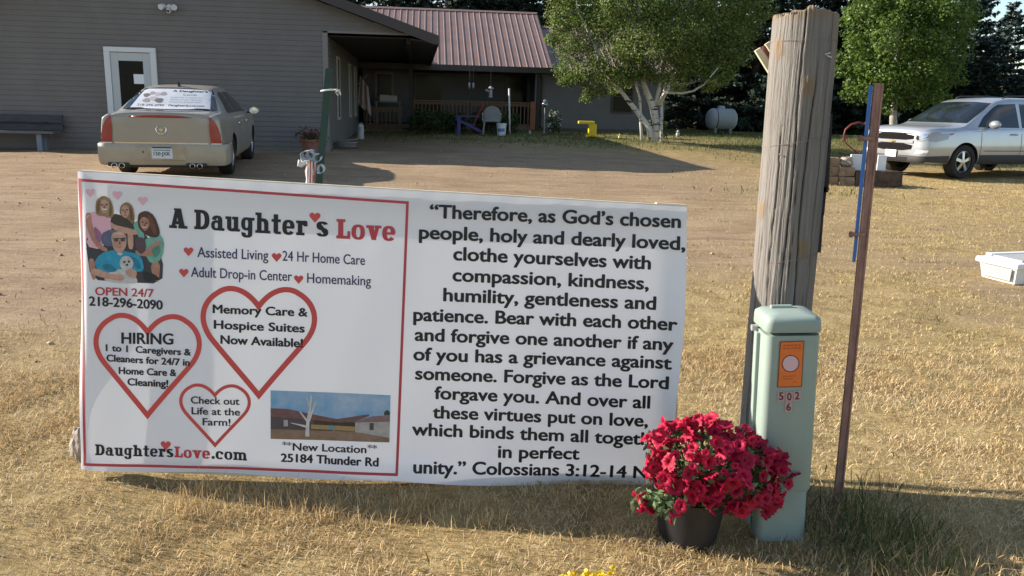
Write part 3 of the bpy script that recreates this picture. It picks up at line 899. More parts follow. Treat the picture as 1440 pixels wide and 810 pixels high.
def spruce(px, Y, h, r, label, kind, material, rz=0.0, group="spruces behind the yard", scale=1.0):
    if kind not in SPR:
        hh, rr_, sd = kind
        cm, tm = spruce_mesh(hh, rr_, sd)
        SPR[kind] = (cm, tm)
    cm, tm = SPR[kind]
    p = at_g(px, Y) if px is not None else None
    tr = thing("spruce_tree", p, label, "tree", group, rz)
    s = h / kind[0]
    tr.scale = (r / kind[1], r / kind[1], s)
    c = cm.copy() if len(cm.materials) and cm.materials[0] != material else cm
    c.materials.clear(); c.materials.append(material)
    o = bpy.data.objects.new("crown", c); COL.objects.link(o); o.parent = tr
    if isinstance(tm, MB):
        t_ = tm.build("trunk", BARK, tr); SPR[kind] = (cm, t_.data)
    else:
        t_ = bpy.data.objects.new("trunk", tm); COL.objects.link(t_); t_.parent = tr
    return tr
KA, KB, KC = (9.0, 2.4, 3), (9.0, 2.7, 5), (6.0, 2.0, 8)
spruce(560, 46, 10, 2.9, "dark spruce showing over the porch roof, nearest the gable wing", KA, NEEDLE, .4)
spruce(628, 45, 10.5, 3.0, "dark spruce rising behind the left half of the porch roof ridge", KB, NEEDLE, 1.7)
spruce(693, 46, 10, 2.9, "dark spruce rising behind the right half of the porch roof ridge", KA, NEEDLE, 2.9)
spruce(762, 45, 10.5, 3.0, "dark spruce rising behind the right end of the porch roof", KB, NEEDLE, 4.0)
spruce(830, 44, 11, 3.0, "dark spruce hidden behind the left of the birch crown", KA, NEEDLE, 5.0)
for _px, _h, _k, _lab in ((500, 11, KB, "dark spruce peeping over the gable roof left of all other spruces"), (594, 11, KA, "dark spruce filling the gap between the two spruces behind the left of the porch ridge"), (660, 11, KB, "dark spruce filling the gap behind the middle of the porch ridge"),
                          (728, 11, KA, "dark spruce filling the gap behind the right of the porch ridge"), (800, 11, KB, "dark spruce behind the lower roof left of the birch")):
    spruce(_px, 50, _h, 3.2, _lab, _k, NEEDLE, _px * .7)
spruce(985, 38, 11, 2.8, "tall dark spruce just left of the propane tank behind the birch", KB, NEEDLE, .9)
spruce(1055, 36.5, 11, 2.6, "tall dark spruce to the right behind the propane tank, left of the pole", KA, NEEDLE, 2.2)
spruce(905, 42, 10, 2.9, "dark spruce behind the birch trunks at the end of the house", KB, NEEDLE, 3.1)
spruce(1125, 38, 11, 2.8, "tall dark spruce straight behind the weathered wooden pole", KB, NEEDLE, 4.5)
spruce(1195, 37, 10.5, 2.8, "dark spruce between the wooden pole and the green maple", KA, NEEDLE, 1.2)
spruce(1338, 42, 9.3, 2.9, "dark spruce half hidden behind the right side of the maple", KA, NEEDLEB, 3.3, "spruces behind the silver car")
spruce(1265, 40, 9, 2.6, "dark spruce hidden behind the maple crown", KB, NEEDLE, 5.5, "spruces behind the silver car")
spruce(1400, 44, 6.75, 2.4, "pointed blue green spruce standing clear against the sky above the silver car", KC, NEEDLEB, .3, "spruces behind the silver car")
spruce(1462, 40, 4.9, 2.2, "lower blue green spruce at the right edge of the picture", KC, NEEDLEB, 2.3, "spruces behind the silver car")
spruce(1365, 38, 3.8, 2.0, "short dark spruce low behind the roof of the silver car", KC, NEEDLE, 4.3, "spruces behind the silver car")
# far wood closing the horizon
n = 42000
ang = nrs.uniform(math.radians(-62), math.radians(62), n)
Rr = nrs.uniform(74, 92, n)
X, Y = np.sin(ang) * Rr, np.cos(ang) * Rr
top = 5.0 + 2.2 * np.array([noise.fractal(Vector((a * 9, 3.3, 0)), 1, 2, 4) for a in ang]) + 1.5 * np.array([noise.noise(Vector((a * 40, 1.3, 0))) for a in ang])
top *= np.where(X / Y > .42, .80, 1.0)
Z = gza(X, Y) + top * nrs.uniform(0, 1, n) ** .8
me = leaf_mesh("far_wood", np.stack([X, Y, Z], 1), nrs.normal(size=(n, 3)) + (0, -.6, .5), nrs.uniform(.3, .6, n), .6)
tag(link("far_wood", me, LEAFD), "distant dark wood closing the view behind the spruces", "wood", kind="stuff")
# ================================================================ vehicles
TYRE = mat("tyre_rubber", (0.018, 0.017, 0.016), 0.85, var=.2, scale=12)
RIM = mat("alloy_rim", (0.55, 0.55, 0.56), 0.32, 0.9)
BLACKP = mat("black_plastic", (0.022, 0.022, 0.024), 0.55)
CHROME = mat("chrome", (0.75, 0.75, 0.76), 0.12, 1.0)
CGLASS = mat("car_glass", (0.010, 0.014, 0.020), 0.06, spec=0.5)
BLACKTXT = mat("print_black", (0.02, 0.02, 0.028), 0.6)

def crom(P, t):
    n = len(P) - 1
    i = min(int(t), n - 1); u = t - i
    p1, p2 = P[i], P[i + 1]
    p0 = P[i - 1] if i > 0 else 2 * p1 - p2
    p3 = P[i + 2] if i + 2 <= n else 2 * p2 - p1
    a = .5 * (2 * p1 + (p2 - p0) * u + (2 * p0 - 5 * p1 + 4 * p2 - p3) * u * u + (3 * p1 - p0 - 3 * p2 + p3) * u ** 3)
    return np.clip(a, np.minimum(p1, p2) - .02, np.maximum(p1, p2) + .02)
def car_shell(stations, sub_t=5, sub_s=4):
    """stations: (y, halfwidth, zbottom, zbelt, w_roof, z_roof); returns closed body verts and faces"""
    secs = []
    for (y, wd, zb, zl, wr, zr) in stations:
        wb = wd * .965
        q = [(0, zb), (wd * .80, zb), (wd * .955, zb + .05), (wd, zb + (zl - zb) * .42), (wd * .995, zb + (zl - zb) * .66), (wb, zl - .035), (wb - .035, zl + .012),
             (wr + (wb - .035 - wr) * .42, zl + (zr - zl) * .60), (wr, zr - .035 - .02 * (zr - zl)), (wr * .82, zr - .005), (wr * .45, zr + .012), (0, zr + .018)]
        secs.append(np.array([(x, y, z) for x, z in q]))
    S = np.array(secs)
    nt = (len(S) - 1) * sub_t + 1
    ns_ = (S.shape[1] - 1) * sub_s + 1
    G = np.zeros((nt, S.shape[1], 3))
    for i in range(nt):
        G[i] = crom(S, i / sub_t)
    H = np.zeros((nt, ns_, 3))
    for i in range(nt):
        for j in range(ns_):
            H[i, j] = crom(G[i], j / sub_s)
    H[:, 0, 0] = 0; H[:, -1, 0] = 0
    V, Fc = [], []
    full = np.concatenate([H, (H * np.array([-1, 1, 1]))[:, -2:0:-1]], 1)
    m_ = full.shape[1]
    V = full.reshape(-1, 3)
    for i in range(nt - 1):
        for j in range(m_):
            a, b_ = i * m_ + j, i * m_ + (j + 1) % m_
            Fc.append((a, b_, b_ + m_, a + m_))
    V = [tuple(v) for v in V]
    for i, flip in ((0, True), (nt - 1, False)):
        c = tuple(np.mean(full[i], 0)); V.append(c); ci = len(V) - 1
        for j in range(m_):
            a, b_ = i * m_ + j, i * m_ + (j + 1) % m_
            Fc.append((a, ci, b_) if not flip else (a, b_, ci))
    return V, Fc
def finish_body(name, V, Fc, material, parent, wells, wellmat):
    """closed body with the wheel wells cut out"""
    me = bpy.data.meshes.new(name); me.from_pydata(V, [], Fc)
    bm = bmesh.new(); bm.from_mesh(me); bmesh.ops.remove_doubles(bm, verts=bm.verts, dist=1e-5)
    bmesh.ops.recalc_face_normals(bm, faces=bm.faces); bm.to_mesh(me); bm.free()
    me.materials.append(material); me.materials.append(wellmat)
    o = bpy.data.objects.new(name, me); COL.objects.link(o)
    cuts = []
    for (x0, x1, y, z, r) in wells:
        mb = MB(); mb.lathe([(r, x0), (r, x1)], (0, y, z), 40, 'X')
        c = mb.build("cutter", wellmat); c.data.materials.clear(); c.data.materials.append(material); c.data.materials.append(wellmat)
        c.data.polygons.foreach_set("material_index", np.ones(len(c.data.polygons), np.int32))
        cuts.append(c)
        md = o.modifiers.new("cut", 'BOOLEAN'); md.object = c; md.operation = 'DIFFERENCE'; md.solver = 'EXACT'
    dg = bpy.context.evaluated_depsgraph_get()
    me2 = bpy.data.meshes.new_from_object(o.evaluated_get(dg))
    o.modifiers.clear(); o.data = me2
    for c in cuts: bpy.data.objects.remove(c)
    me2.polygons.foreach_set("use_smooth", np.ones(len(me2.polygons), bool))
    me2.set_sharp_from_angle(angle=math.radians(38))
    o.parent = parent
    tree = BVHTree.FromPolygons([v.co.copy() for v in me2.vertices], [tuple(p.vertices) for p in me2.polygons])
    return o, tree
def rounded(poly, n=2):
    P = [np.array(p, float) for p in poly]
    for _ in range(n):
        Q = []
        for i in range(len(P)):
            a, b_ = P[i], P[(i + 1) % len(P)]
            Q += [a * .78 + b_ * .22, a * .22 + b_ * .78]
        P = Q
    return P
def patch(tree, poly, axis, name, material, parent, off=.004, step=.06, thick=0.0, smooth=True, mirror=False):
    """a flat outline cast onto the body from one side and laid just proud of it.
    axis: '+x','-x' outline is (y,z); '+y','-y' outline is (x,z) — the side the ray comes from"""
    P = [np.array(p, float) for p in poly]
    if mirror: P = [np.array((-p[0], p[1])) for p in P][::-1]
    # densify edges
    E = []
    for i in range(len(P)):
        a, b_ = P[i], P[(i + 1) % len(P)]
        k = max(1, int(np.linalg.norm(b_ - a) / step))
        E += [a + (b_ - a) * j / k for j in range(k)]
    lo = np.min(E, 0); hi = np.max(E, 0)
    pts = [Vector(e) for e in E]
    edges = [(i, (i + 1) % len(E)) for i in range(len(E))]
    for gx_ in np.arange(lo[0] + step / 2, hi[0], step):
        for gy_ in np.arange(lo[1] + step / 2, hi[1], step):
            pts.append(Vector((gx_, gy_)))
    r = delaunay_2d_cdt(pts, edges, [], 1, 1e-5)
    vs, fs = r[0], r[2]
    sg = 1 if axis[0] == '+' else -1
    out, keep = [], {}
    for i, v in enumerate(vs):
        if axis[1] == 'x': o_ = Vector((sg * 3, v[0], v[1])); d = Vector((-sg, 0, 0))
        else: o_ = Vector((v[0], sg * 5, v[1])); d = Vector((0, -sg, 0))
        h = tree.ray_cast(o_, d)
        if h[0] is None: continue
        nrm = h[1]
        if nrm.dot(d) > 0: nrm = -nrm
        keep[i] = len(out)
        out.append(tuple(h[0] + nrm * off - d * .001))
    F2 = [tuple(keep[i] for i in f) for f in fs if all(i in keep for i in f)]
    mb = MB(); mb.add(out, F2)
    return mb.build(name, material, parent, smooth=smooth)
def wheel(parent, x, y, z, r, wd, spokes, name="wheel"):
    s = 1 if x > 0 else -1
    mb = MB()
    mb.lathe([(r * .66, -wd / 2), (r * .93, -wd / 2), (r * .985, -wd * .42), (r, -wd * .3), (r, wd * .3), (r * .985, wd * .42), (r * .93, wd / 2), (r * .66, wd / 2), (r * .64, wd * .38), (r * .64, -wd * .38)], (x, y, z), 40, 'X', cap=False)
    wv = mb.build(name, TYRE, parent, smooth=True, angle=40)
    mb = MB()
    xo = x + s * wd * .36
    mb.lathe([(r * .645, -wd * .3 * s), (r * .645, wd * .42 * s), (r * .60, wd * .44 * s), (r * .58, wd * .30 * s), (r * .57, -wd * .2 * s)], (x, y, z), 40, 'X', cap=False)
    for k in range(spokes):
        a = 2 * math.pi * k / spokes + .3
        ca, sa = math.cos(a), math.sin(a)
        q = []
        for rr_, hw_, dx in ((.10, .075, .0), (.60, .10, -.02)):
            for t_ in (-1, 1):
                yy = ca * rr_ * r - sa * hw_ * r * t_; zz = sa * rr_ * r + ca * hw_ * r * t_
                q.append((xo + s * dx, y + yy, z + zz))
        mb.prism([q[0], q[1], q[3], q[2]], (s * .02, 0, 0))
    mb.lathe([(.0, s * (wd * .36 + .03)), (r * .11, s * (wd * .36 + .028)), (r * .17, s * wd * .36), (r * .17, s * wd * .2)], (x, y, z), 20, 'X', cap=False)
    mb.build("rim", RIM, wv, smooth=True, angle=35)
    mb = MB(); mb.lathe([(r * .58, x + s * wd * .08), (0.001, x + s * wd * .08)], (0, y, z), 30, 'X', cap=False)
    mb.build("brake_disc", BLACKP, wv)
    return wv

# --------------------------------------------------- tan sedan
TAN = mat("tan_car_paint", (0.31, 0.285, 0.245), 0.38, 0.25, var=.10, scale=1.6, coat=.35, col2=(0.34, 0.308, 0.25))
TANB = mat("dusty_bumper", (0.37, 0.325, 0.245), 0.5, .1, var=.1, scale=2, coat=.15)
RED = mat("red_lamp_lens", (0.30, 0.035, 0.028), 0.25, spec=.6)
CLEAR = mat("clear_lamp_lens", (0.75, 0.76, 0.78), 0.12, spec=.7)
cz = gz(-5.0, 15.0)
rr_w, fr_w = np.array([-4.74, 13.75]), np.array([-5.27, 16.45])
hd = (fr_w - rr_w); hd /= np.linalg.norm(hd)
side = np.array([hd[1], -hd[0]])
ctr = (rr_w + fr_w) / 2 - side * .76
yaw = math.atan2(-hd[0], hd[1])
zr0 = gz(*(ctr - hd * 1.45)); zf0 = gz(*(ctr + hd * 1.45))
sedan = thing("sedan", (ctr[0], ctr[1], (zr0 + zf0) / 2 + .01), "dusty tan sedan seen from behind, parked by the white door", "car", rz=yaw)
sedan.scale = (.945, .955, .94)
sedan.rotation_euler = (math.atan2(zf0 - zr0, 2.9), 0, yaw)
ST = [(-2.60, .80, .36, .93, .62, 0.985), (-2.585, .87, .30, .965, .70, 1.035), (-2.54, .905, .27, .985, .735, 1.062), (-2.3, .93, .25, .99, .755, 1.075), (-1.95, .945, .24, .99, .765, 1.09), (-1.84, .945, .24, .99, .76, 1.105),
      (-1.45, .945, .24, .985, .66, 1.30), (-1.15, .945, .24, .985, .60, 1.415), (-.85, .945, .24, .98, .585, 1.455), (-.2, .945, .24, .975, .585, 1.475), (.35, .945, .24, .97, .58, 1.45),
      (.65, .945, .24, .965, .60, 1.39), (1.05, .945, .24, .96, .66, 1.22), (1.45, .94, .25, .95, .74, 1.045), (1.6, .94, .25, .94, .77, 1.005), (2.1, .91, .25, .90, .76, .94), (2.45, .86, .26, .83, .70, .86), (2.62, .78, .30, .72, .62, .75), (2.66, .70, .36, .66, .55, .68)]
V, Fc = car_shell(ST)
wl = [(-1.2, -.66, -1.46, .34, .375), (.66, 1.2, -1.46, .34, .375), (-1.2, -.66, 1.46, .34, .375), (.66, 1.2, 1.46, .34, .375)]
body, tree = finish_body("body", V, Fc, TAN, sedan, wl, BLACKP)
for x in (-.80, .80):
    for y in (-1.46, 1.46): wheel(sedan, x, y, .335, .335, .225, 9)
# bumper: rounded bar wrapping the tail
mb = MB()
prof = [(-.0, .575), (.012, .585), (.028, .57), (.038, .50), (.04, .40), (.032, .31), (.01, .25), (-.06, .235)]
path = []
for t_ in np.linspace(0, 1, 25):
    u = -1 + 2 * t_
    x = .955 * math.copysign(min(1, abs(u) * 1.28) ** .9, u) if abs(u) < .78 else .955 * math.copysign(1, u)
    bulge = -2.605 + (0.0 if abs(u) < .5 else .02 * ((abs(u) - .5) / .28) ** 2) if abs(u) < .78 else -2.56 + (abs(u) - .78) / .22 * .62
    path.append((x, bulge))
path[0] = (-.955, -1.93); path[-1] = (.955, -1.93)
vs, fs = [], []
PP = [np.array(p) for p in path]
for i, p in enumerate(PP):
    d = PP[min(i + 1, len(PP) - 1)] - PP[max(i - 1, 0)]; d /= np.linalg.norm(d)
    nr = np.array([d[1], -d[0]])
    for (o_, z) in prof:
        k = .45 if abs(p[0]) > .95 and p[1] > -2.4 else 1.0
        vs.append((p[0] + nr[0] * o_ * k, p[1] + nr[1] * o_ * k, z))
kp = len(prof)
for i in range(len(PP) - 1):
    for j in range(kp - 1):
        fs.append((i * kp + j, i * kp + j + 1, (i + 1) * kp + j + 1, (i + 1) * kp + j))
mb.add(vs, fs)
bumper = mb.build("rear_bumper", TANB, sedan, smooth=True, angle=50)
sd = bumper.modifiers.new("thick", 'SOLIDIFY'); sd.thickness = .03; sd.offset = -1
rb = -2.645
mb = MB(); mb.bb(-.66, .66, rb + .12, rb + .2, .20, .245); mb.build("under_valance", BLACKP, sedan)
# lamps, lid, glass
for mir in (False, True):
    patch(tree, [(-.892, .60), (-.735, .60), (-.72, .80), (-.725, 1.00), (-.76, .99), (-.81, .94), (-.855, .84), (-.885, .72)], '-y', "tail_lamp", RED, sedan, .010, mirror=mir)
    patch(tree, [(-.892, .577), (-.735, .577), (-.735, .60), (-.892, .60)], '-y', "reverse_lamp", CLEAR, sedan, .009, mirror=mir)
lid = patch(tree, [(-.70, .60), (.70, .60), (.70, .985), (-.70, .985)], '-y', "trunk_lid", TAN, sedan, .006)
patch(tree, [(-.70, .582), (.70, .582), (.70, .605), (-.70, .605)], '-y', "chrome_strip", CHROME, sedan, .014)
mb = MB()
sp = [(-.47, -2.60, 1.01), (-.25, -2.615, 1.024), (0, -2.62, 1.028), (.25, -2.615, 1.024), (.47, -2.60, 1.01)]
mb.tube([(x, y, z - .015) for x, y, z in sp], [.006, .018, .022, .018, .006], 8)
mb.build("brake_lamp_strip", RED, sedan, smooth=True)
patch(tree, [(-.70, .985), (.70, .985), (.715, 1.002), (.66, 1.035), (-.66, 1.035), (-.715, 1.002)], '-y', "lid_edge", TAN, sedan, .006)
# emblem: wreath ring with a small shield
mb = MB()
mb.tube([(.075 * math.cos(a), -2.615, .80 + .062 * math.sin(a)) for a in np.linspace(2.2, 2 * math.pi + .95, 26)], .009, 6)
mb.prism([(-.032, -2.612, .82), (.032, -2.612, .82), (.032, -2.612, .80), (0, -2.612, .768), (-.032, -2.612, .80)], (0, -.008, 0))
mb.build("emblem", CHROME, sedan, smooth=True, angle=40)
# plate in its recess
plate_w = mat("plate_pale", (0.62, 0.66, 0.68), .5, var=.08, scale=9)
mb = MB(); mb.bb(-.38, .36, rb - .007, rb + .02, .325, .545); o_rec = mb.build("plate_recess", mat("dusty_recess", (.40, .33, .22), .6, var=.15), sedan, bevel=.02)
mb = MB(); mb.bb(-.155, .155, rb - .014, rb - .0075, .355, .515); plate = mb.build("licence_plate", plate_w, sedan)
mb = MB(); mb.bb(-.14, .14, rb - .010, rb - .0074, .515, .535); mb.build("plate_lamp", BLACKP, sedan)
mb = MB(); mb.bb(-.36, -.20, rb - .012, rb - .0075, .36, .53); lk = mb.build("bumper_cap", TANB, sedan, bevel=.004)
mb = MB(); mb.lathe([(.014, rb - .0165), (.014, rb - .012)], (-.28, 0, .455), 12, 'Y'); mb.build("lock", BLACKP, lk)
def text_mesh(body_, bold=0.0):
    cu = bpy.data.curves.new("lettering", 'FONT'); cu.body = body_; cu.size = 1.0; cu.offset = bold; cu.resolution_u = 4
    o = bpy.data.objects.new("lettering", cu); COL.objects.link(o)
    dg = bpy.context.evaluated_depsgraph_get(); dg.update()
    me = bpy.data.meshes.new_from_object(o.evaluated_get(dg))
    V = np.array([v.co[:] for v in me.vertices]); Fc = [tuple(p.vertices) for p in me.polygons]
    bpy.data.objects.remove(o); bpy.data.meshes.remove(me); bpy.data.curves.remove(cu)
    return V, Fc
def flat_text(body_, w_, h_, fn, name, material, parent, bold=0.0):
    """text stretched into a w x h box and laid through fn(u, v)"""
    V, Fc = text_mesh(body_, bold)
    lo, hi = V.min(0), V.max(0)
    mb = MB()
    mb.add([fn((v[0] - lo[0]) / (hi[0] - lo[0]) * w_, (v[1] - lo[1]) / (hi[1] - lo[1]) * h_) for v in V], Fc)
    return mb.build(name, material, parent)
flat_text("150·JXK", .25, .075, lambda u, v: (-.125 + u, rb - .0155, .385 + v), "lettering", BLACKTXT, plate, .02)
mb = MB(); mb.bb(-.125, .125, rb - .0155, rb - .0145, .478, .495); mb.build("plate_band", mat("plate_blue", (.12, .25, .32), .5), plate)
# exhaust tips
for x in (-.66, .50):
    mb = MB(); mb.bb(x - .16, x + .16, rb - .002, rb + .08, .225, .285); ex = mb.build("exhaust_opening", BLACKP, sedan, bevel=.02)
    for dx in (-.055, .055):
        mb = MB(); mb.lathe([(.036, rb - .03), (.042, rb - .03), (.042, rb + .03)], (x + dx, 0, .24), 14, 'Y', cap=False); mb.build("exhaust_tip", CHROME, ex, smooth=True)
# rear window with its printed banner
patch(tree, [(-.745, 1.085), (.745, 1.085), (.70, 1.19), (.625, 1.33), (.57, 1.405), (.3, 1.432), (0, 1.438), (-.3, 1.432), (-.57, 1.405), (-.625, 1.33), (-.70, 1.19)], '-y', "rear_window", CGLASS, sedan, .005)
SIGNW = mat("window_film_white", (0.55, 0.57, 0.61), .5, var=.05)
rw = patch(tree, [(-.62, 1.10), (.63, 1.10), (.575, 1.36), (.5, 1.402), (0, 1.412), (-.44, 1.405), (-.50, 1.38)], '-y', "window_sign", SIGNW, sedan, .011, .04)
def on_rear(x, z, off=.0122):
    h = tree.ray_cast(Vector((x, -5, z)), Vector((0, 1, 0)))
    nv = h[1] if h[1].z > 0 else -h[1]
    return tuple(h[0] + nv * off)
flat_text("A Daughter's", .56, .042, lambda u, v: on_rear(-.04 + u, 1.352 + v + .0), "lettering", BLACKTXT, rw, .03)
GREYTXT = mat("print_grey", (.28, .26, .27), .6)
flat_text("Love", .21, .034, lambda u, v: on_rear(.15 + u, 1.305 + v), "lettering", GREYTXT, rw, .02)
for i in range(3):
    flat_text(["Assisted Living  24 Hr Home Care", "Adult Drop-in Center  Homemaking", "Memory Care & Hospice Suites"][i], .5, .022, lambda u, v: on_rear(-.04 + u, 1.262 - i * .036 + v), "lettering", GREYTXT, rw)
flat_text("DaughtersLove.com", .56, .038, lambda u, v: on_rear(-.03 + u, 1.125 + v), "lettering", BLACKTXT, rw, .03)
flat_text("218-296-2090", .42, .034, lambda u, v: on_rear(-.52 + u, 1.13 + v), "lettering", BLACKTXT, rw, .02)
for k, (x, z, r_, c) in enumerate([(-.43, 1.30, .05, "print_brown"), (-.35, 1.335, .042, "print_grey"), (-.26, 1.32, .045, "print_rose"), (-.17, 1.33, .05, "print_grey"), (-.40, 1.22, .055, "print_grey"), (-.20, 1.22, .06, "print_brown"), (-.3, 1.25, .05, "print_rose")]):
    mm_ = mat(c, {"print_brown": (.16, .12, .11), "print_grey": (.28, .26, .27), "print_rose": (.45, .36, .36)}[c], .6)
    poly = [(x + r_ * (1.1 + .25 * math.sin(3 * a + k)) * math.cos(a), z + r_ * .62 * math.sin(a)) for a in np.linspace(0, 2 * math.pi, 13)[:-1]]
    patch(tree, poly, '-y', "printed_figure", mm_, rw, .0116 + k * .0003, .03)
# side glass, door seams, handles, mirror, antenna
for sx, ax in ((1, '+x'), (-1, '-x')):
    patch(tree, [(-1.42, 1.04), (-.62, 1.03), (-.60, 1.37), (-.85, 1.385), (-1.08, 1.33)], ax, "side_window", CGLASS, sedan, .004)
    patch(tree, [(-.52, 1.03), (.96, 1.01), (.62, 1.22), (.30, 1.375), (-.50, 1.385)], ax, "side_window", CGLASS, sedan, .004)
    for y0 in (-.57, .50, -1.36):
        patch(tree, [(y0 - .006, .36 if y0 > -1 else .72), (y0 + .006, .36 if y0 > -1 else .72), (y0 + .006, .99), (y0 - .006, .99)], ax, "door_seam", BLACKP, sedan, .0022, .1)
    for y0 in (-.80, .28):
        mb = MB(); mb.tube([(sx * .952, y0 - .1, .85), (sx * .972, y0, .86), (sx * .952, y0 + .1, .85)], .014, 6); mb.build("door_handle", CHROME, sedan, smooth=True)
    mb = MB()
    mb.lathe([(.01, -.09), (.075, -.085), (.105, -.02), (.085, .05), (.02, .09)], (0, 0, 0), 14, 'Y')
    mb.v = [(sx * (1.06) + x * 1.05, .72 + y * .8, 1.02 + z * .72) for x, y, z in mb.v]
    mr_ = mb.build("mirror", TAN, sedan, smooth=True)
    mb = MB(); mb.bb(sx * .96 - .05, sx * .96 + .05, .70, .76, .97, 1.0); mb.build("mirror_arm", BLACKP, mr_)
    mb = MB(); mb.lathe([(.085, .635), (.001, .634)], (0, 0, 0), 16, 'Y', cap=False)
    mb.v = [(sx * 1.06 + x, y, 1.02 + z * .7) for x, y, z in mb.v]; mb.build("mirror_glass", CHROME, mr_)
mb = MB(); mb.prism([(-.012, -1.02, 1.43), (-.012, -.86, 1.46), (-.012, -.97, 1.535), (-.012, -1.02, 1.54)], (.024, 0, 0)); mb.build("roof_antenna", BLACKP, sedan)
mb = MB()
for (x, y) in ((.2, -.9), (-.2, .9)): pass

# --------------------------------------------------- silver suv
SILVER = mat("silver_car_paint", (0.42, 0.445, 0.48), 0.30, 0.55, coat=.5, var=.03, scale=2)
HLENS = mat("headlamp_lens", (.30, .32, .35), .1, spec=.8)
GRILLE = mat("grille_mesh", (.012, .011, .012), .9, spec=.05)
CLAD = mat("grey_cladding", (0.045, 0.045, 0.048), 0.7)
nearw = at_g(1345, 18.5)
th = math.radians(23)
hd2 = np.array([-math.cos(th), -math.sin(th)]); lf = np.array([math.sin(th), -math.cos(th)])
c2 = nearw[:2] - lf * .85 - hd2 * 1.55
yaw2 = math.atan2(-hd2[0], hd2[1])
suv = thing("crossover_car", (c2[0], c2[1], gz(*c2) + .005), "silver crossover car parked facing left at the right edge of the yard", "car", rz=yaw2)
ST = [(-2.55, .80, .50, 1.05, .66, 1.35), (-2.50, .90, .42, 1.10, .70, 1.55), (-2.35, .96, .36, 1.12, .70, 1.68), (-1.9, .985, .32, 1.12, .70, 1.745), (-1.2, .99, .31, 1.11, .70, 1.775), (-.3, .99, .31, 1.10, .70, 1.775),
      (.25, .99, .31, 1.09, .70, 1.745), (.60, .99, .31, 1.085, .72, 1.66), (1.0, .99, .31, 1.08, .76, 1.46), (1.4, .985, .31, 1.07, .81, 1.24), (1.62, .98, .31, 1.06, .83, 1.155), (1.9, .97, .31, 1.035, .83, 1.12),
      (2.25, .955, .31, 1.03, .82, 1.115), (2.45, .915, .32, 1.01, .79, 1.095), (2.56, .865, .33, .985, .75, 1.065), (2.625, .79, .35, .945, .69, 1.02), (2.65, .72, .38, .90, .63, .97)]
V, Fc = car_shell(ST)
wl = [(-1.2, -.66, -1.47, .365, .425), (.66, 1.2, -1.47, .365, .425), (-1.2, -.66, 1.55, .365, .425), (.66, 1.2, 1.55, .365, .425)]
body2, tr2 = finish_body("body", V, Fc, SILVER, suv, wl, BLACKP)
for x in (-.85, .85):
    for y in (-1.47, 1.55): wheel(suv, x, y, .368, .37, .25, 5)
patch(tr2, [(-.80, 1.20), (.80, 1.20), (.735, 1.50), (.68, 1.645), (.3, 1.672), (-.3, 1.672), (-.68, 1.645), (-.735, 1.50)], '+y', "windshield", CGLASS, suv, .005)
# seats seen through the glass read as two pale headrests low behind it
patch(tr2, rounded([(-.54, .81), (.54, .81), (.56, .945), (-.56, .945)], 1), '+y', "grille", GRILLE, suv, .012)
patch(tr2, rounded([(-.50, .585), (.50, .585), (.55, .735), (-.55, .735)], 1), '+y', "grille", GRILLE, suv, .012)
patch(tr2, [(-.55, .745), (.55, .745), (.56, .81), (-.56, .81)], '+y', "grille_bar", SILVER, suv, .018)
mb = MB(); mb.box((0, 2.685, .778), (.15, .02, .022)); mb.box((0, 2.685, .778), (.05, .024, .05)); mb.build("emblem", mat("gold_emblem", (.6, .45, .15), .3, .8), suv)
patch(tr2, [(-.56, .95), (.56, .95), (.56, .972), (-.56, .972)], '+y', "grille_trim", CHROME, suv, .014)
for mir in (False, True):
    hl = patch(tr2, rounded([(.575, .80), (.76, .79), (.90, .87), (.93, 1.0), (.82, 1.0), (.60, .965)], 1), '+y', "headlight", HLENS, suv, .010, .04, mirror=mir)
    patch(tr2, rounded([(.63, .82), (.72, .82), (.72, .92), (.63, .915)], 2), '+y', "lamp_bowl", CHROME, hl, .016, .03, mirror=mir)
    patch(tr2, rounded([(.75, .85), (.83, .88), (.84, .965), (.76, .945)], 2), '+y', "lamp_bowl", CHROME, hl, .016, .03, mirror=mir)
    patch(tr2, [(.62, .52), (.86, .55), (.88, .61), (.66, .59)], '+y', "fog_lamp", CLEAR, suv, .010, .05, mirror=mir)
    mbx = None
for ax in ('+x', '-x'):
    patch(tr2, [(2.10, .85), (2.40, .79), (2.56, .80), (2.52, .95), (2.02, .985)], ax, "side_lamp", HLENS, suv, .006)
    patch(tr2, [(1.96, .945), (2.04, .935), (2.03, .975), (1.90, .99)], ax, "turn_lamp", mat("amber_lens", (.5, .10, .03), .3), suv, .007)
patch(tr2, [(-.80, .34), (.80, .34), (.90, .48), (-.90, .48)], '+y', "lower_bumper", CLAD, suv, .012)
patch(tr2, [(-.42, .37), (.42, .37), (.46, .44), (-.46, .44)], '+y', "air_intake", DARK, suv, .016)
mb = MB(); mb.bb(-.15, .15, 2.675, 2.687, .43, .585); pl2 = mb.build("licence_plate", plate_w, suv)
flat_text("318·KLC", .24, .07, lambda u, v: (.12 - u, 2.689, .46 + v), "lettering", mat("plate_blue", (.12, .25, .32), .5), pl2, .02)
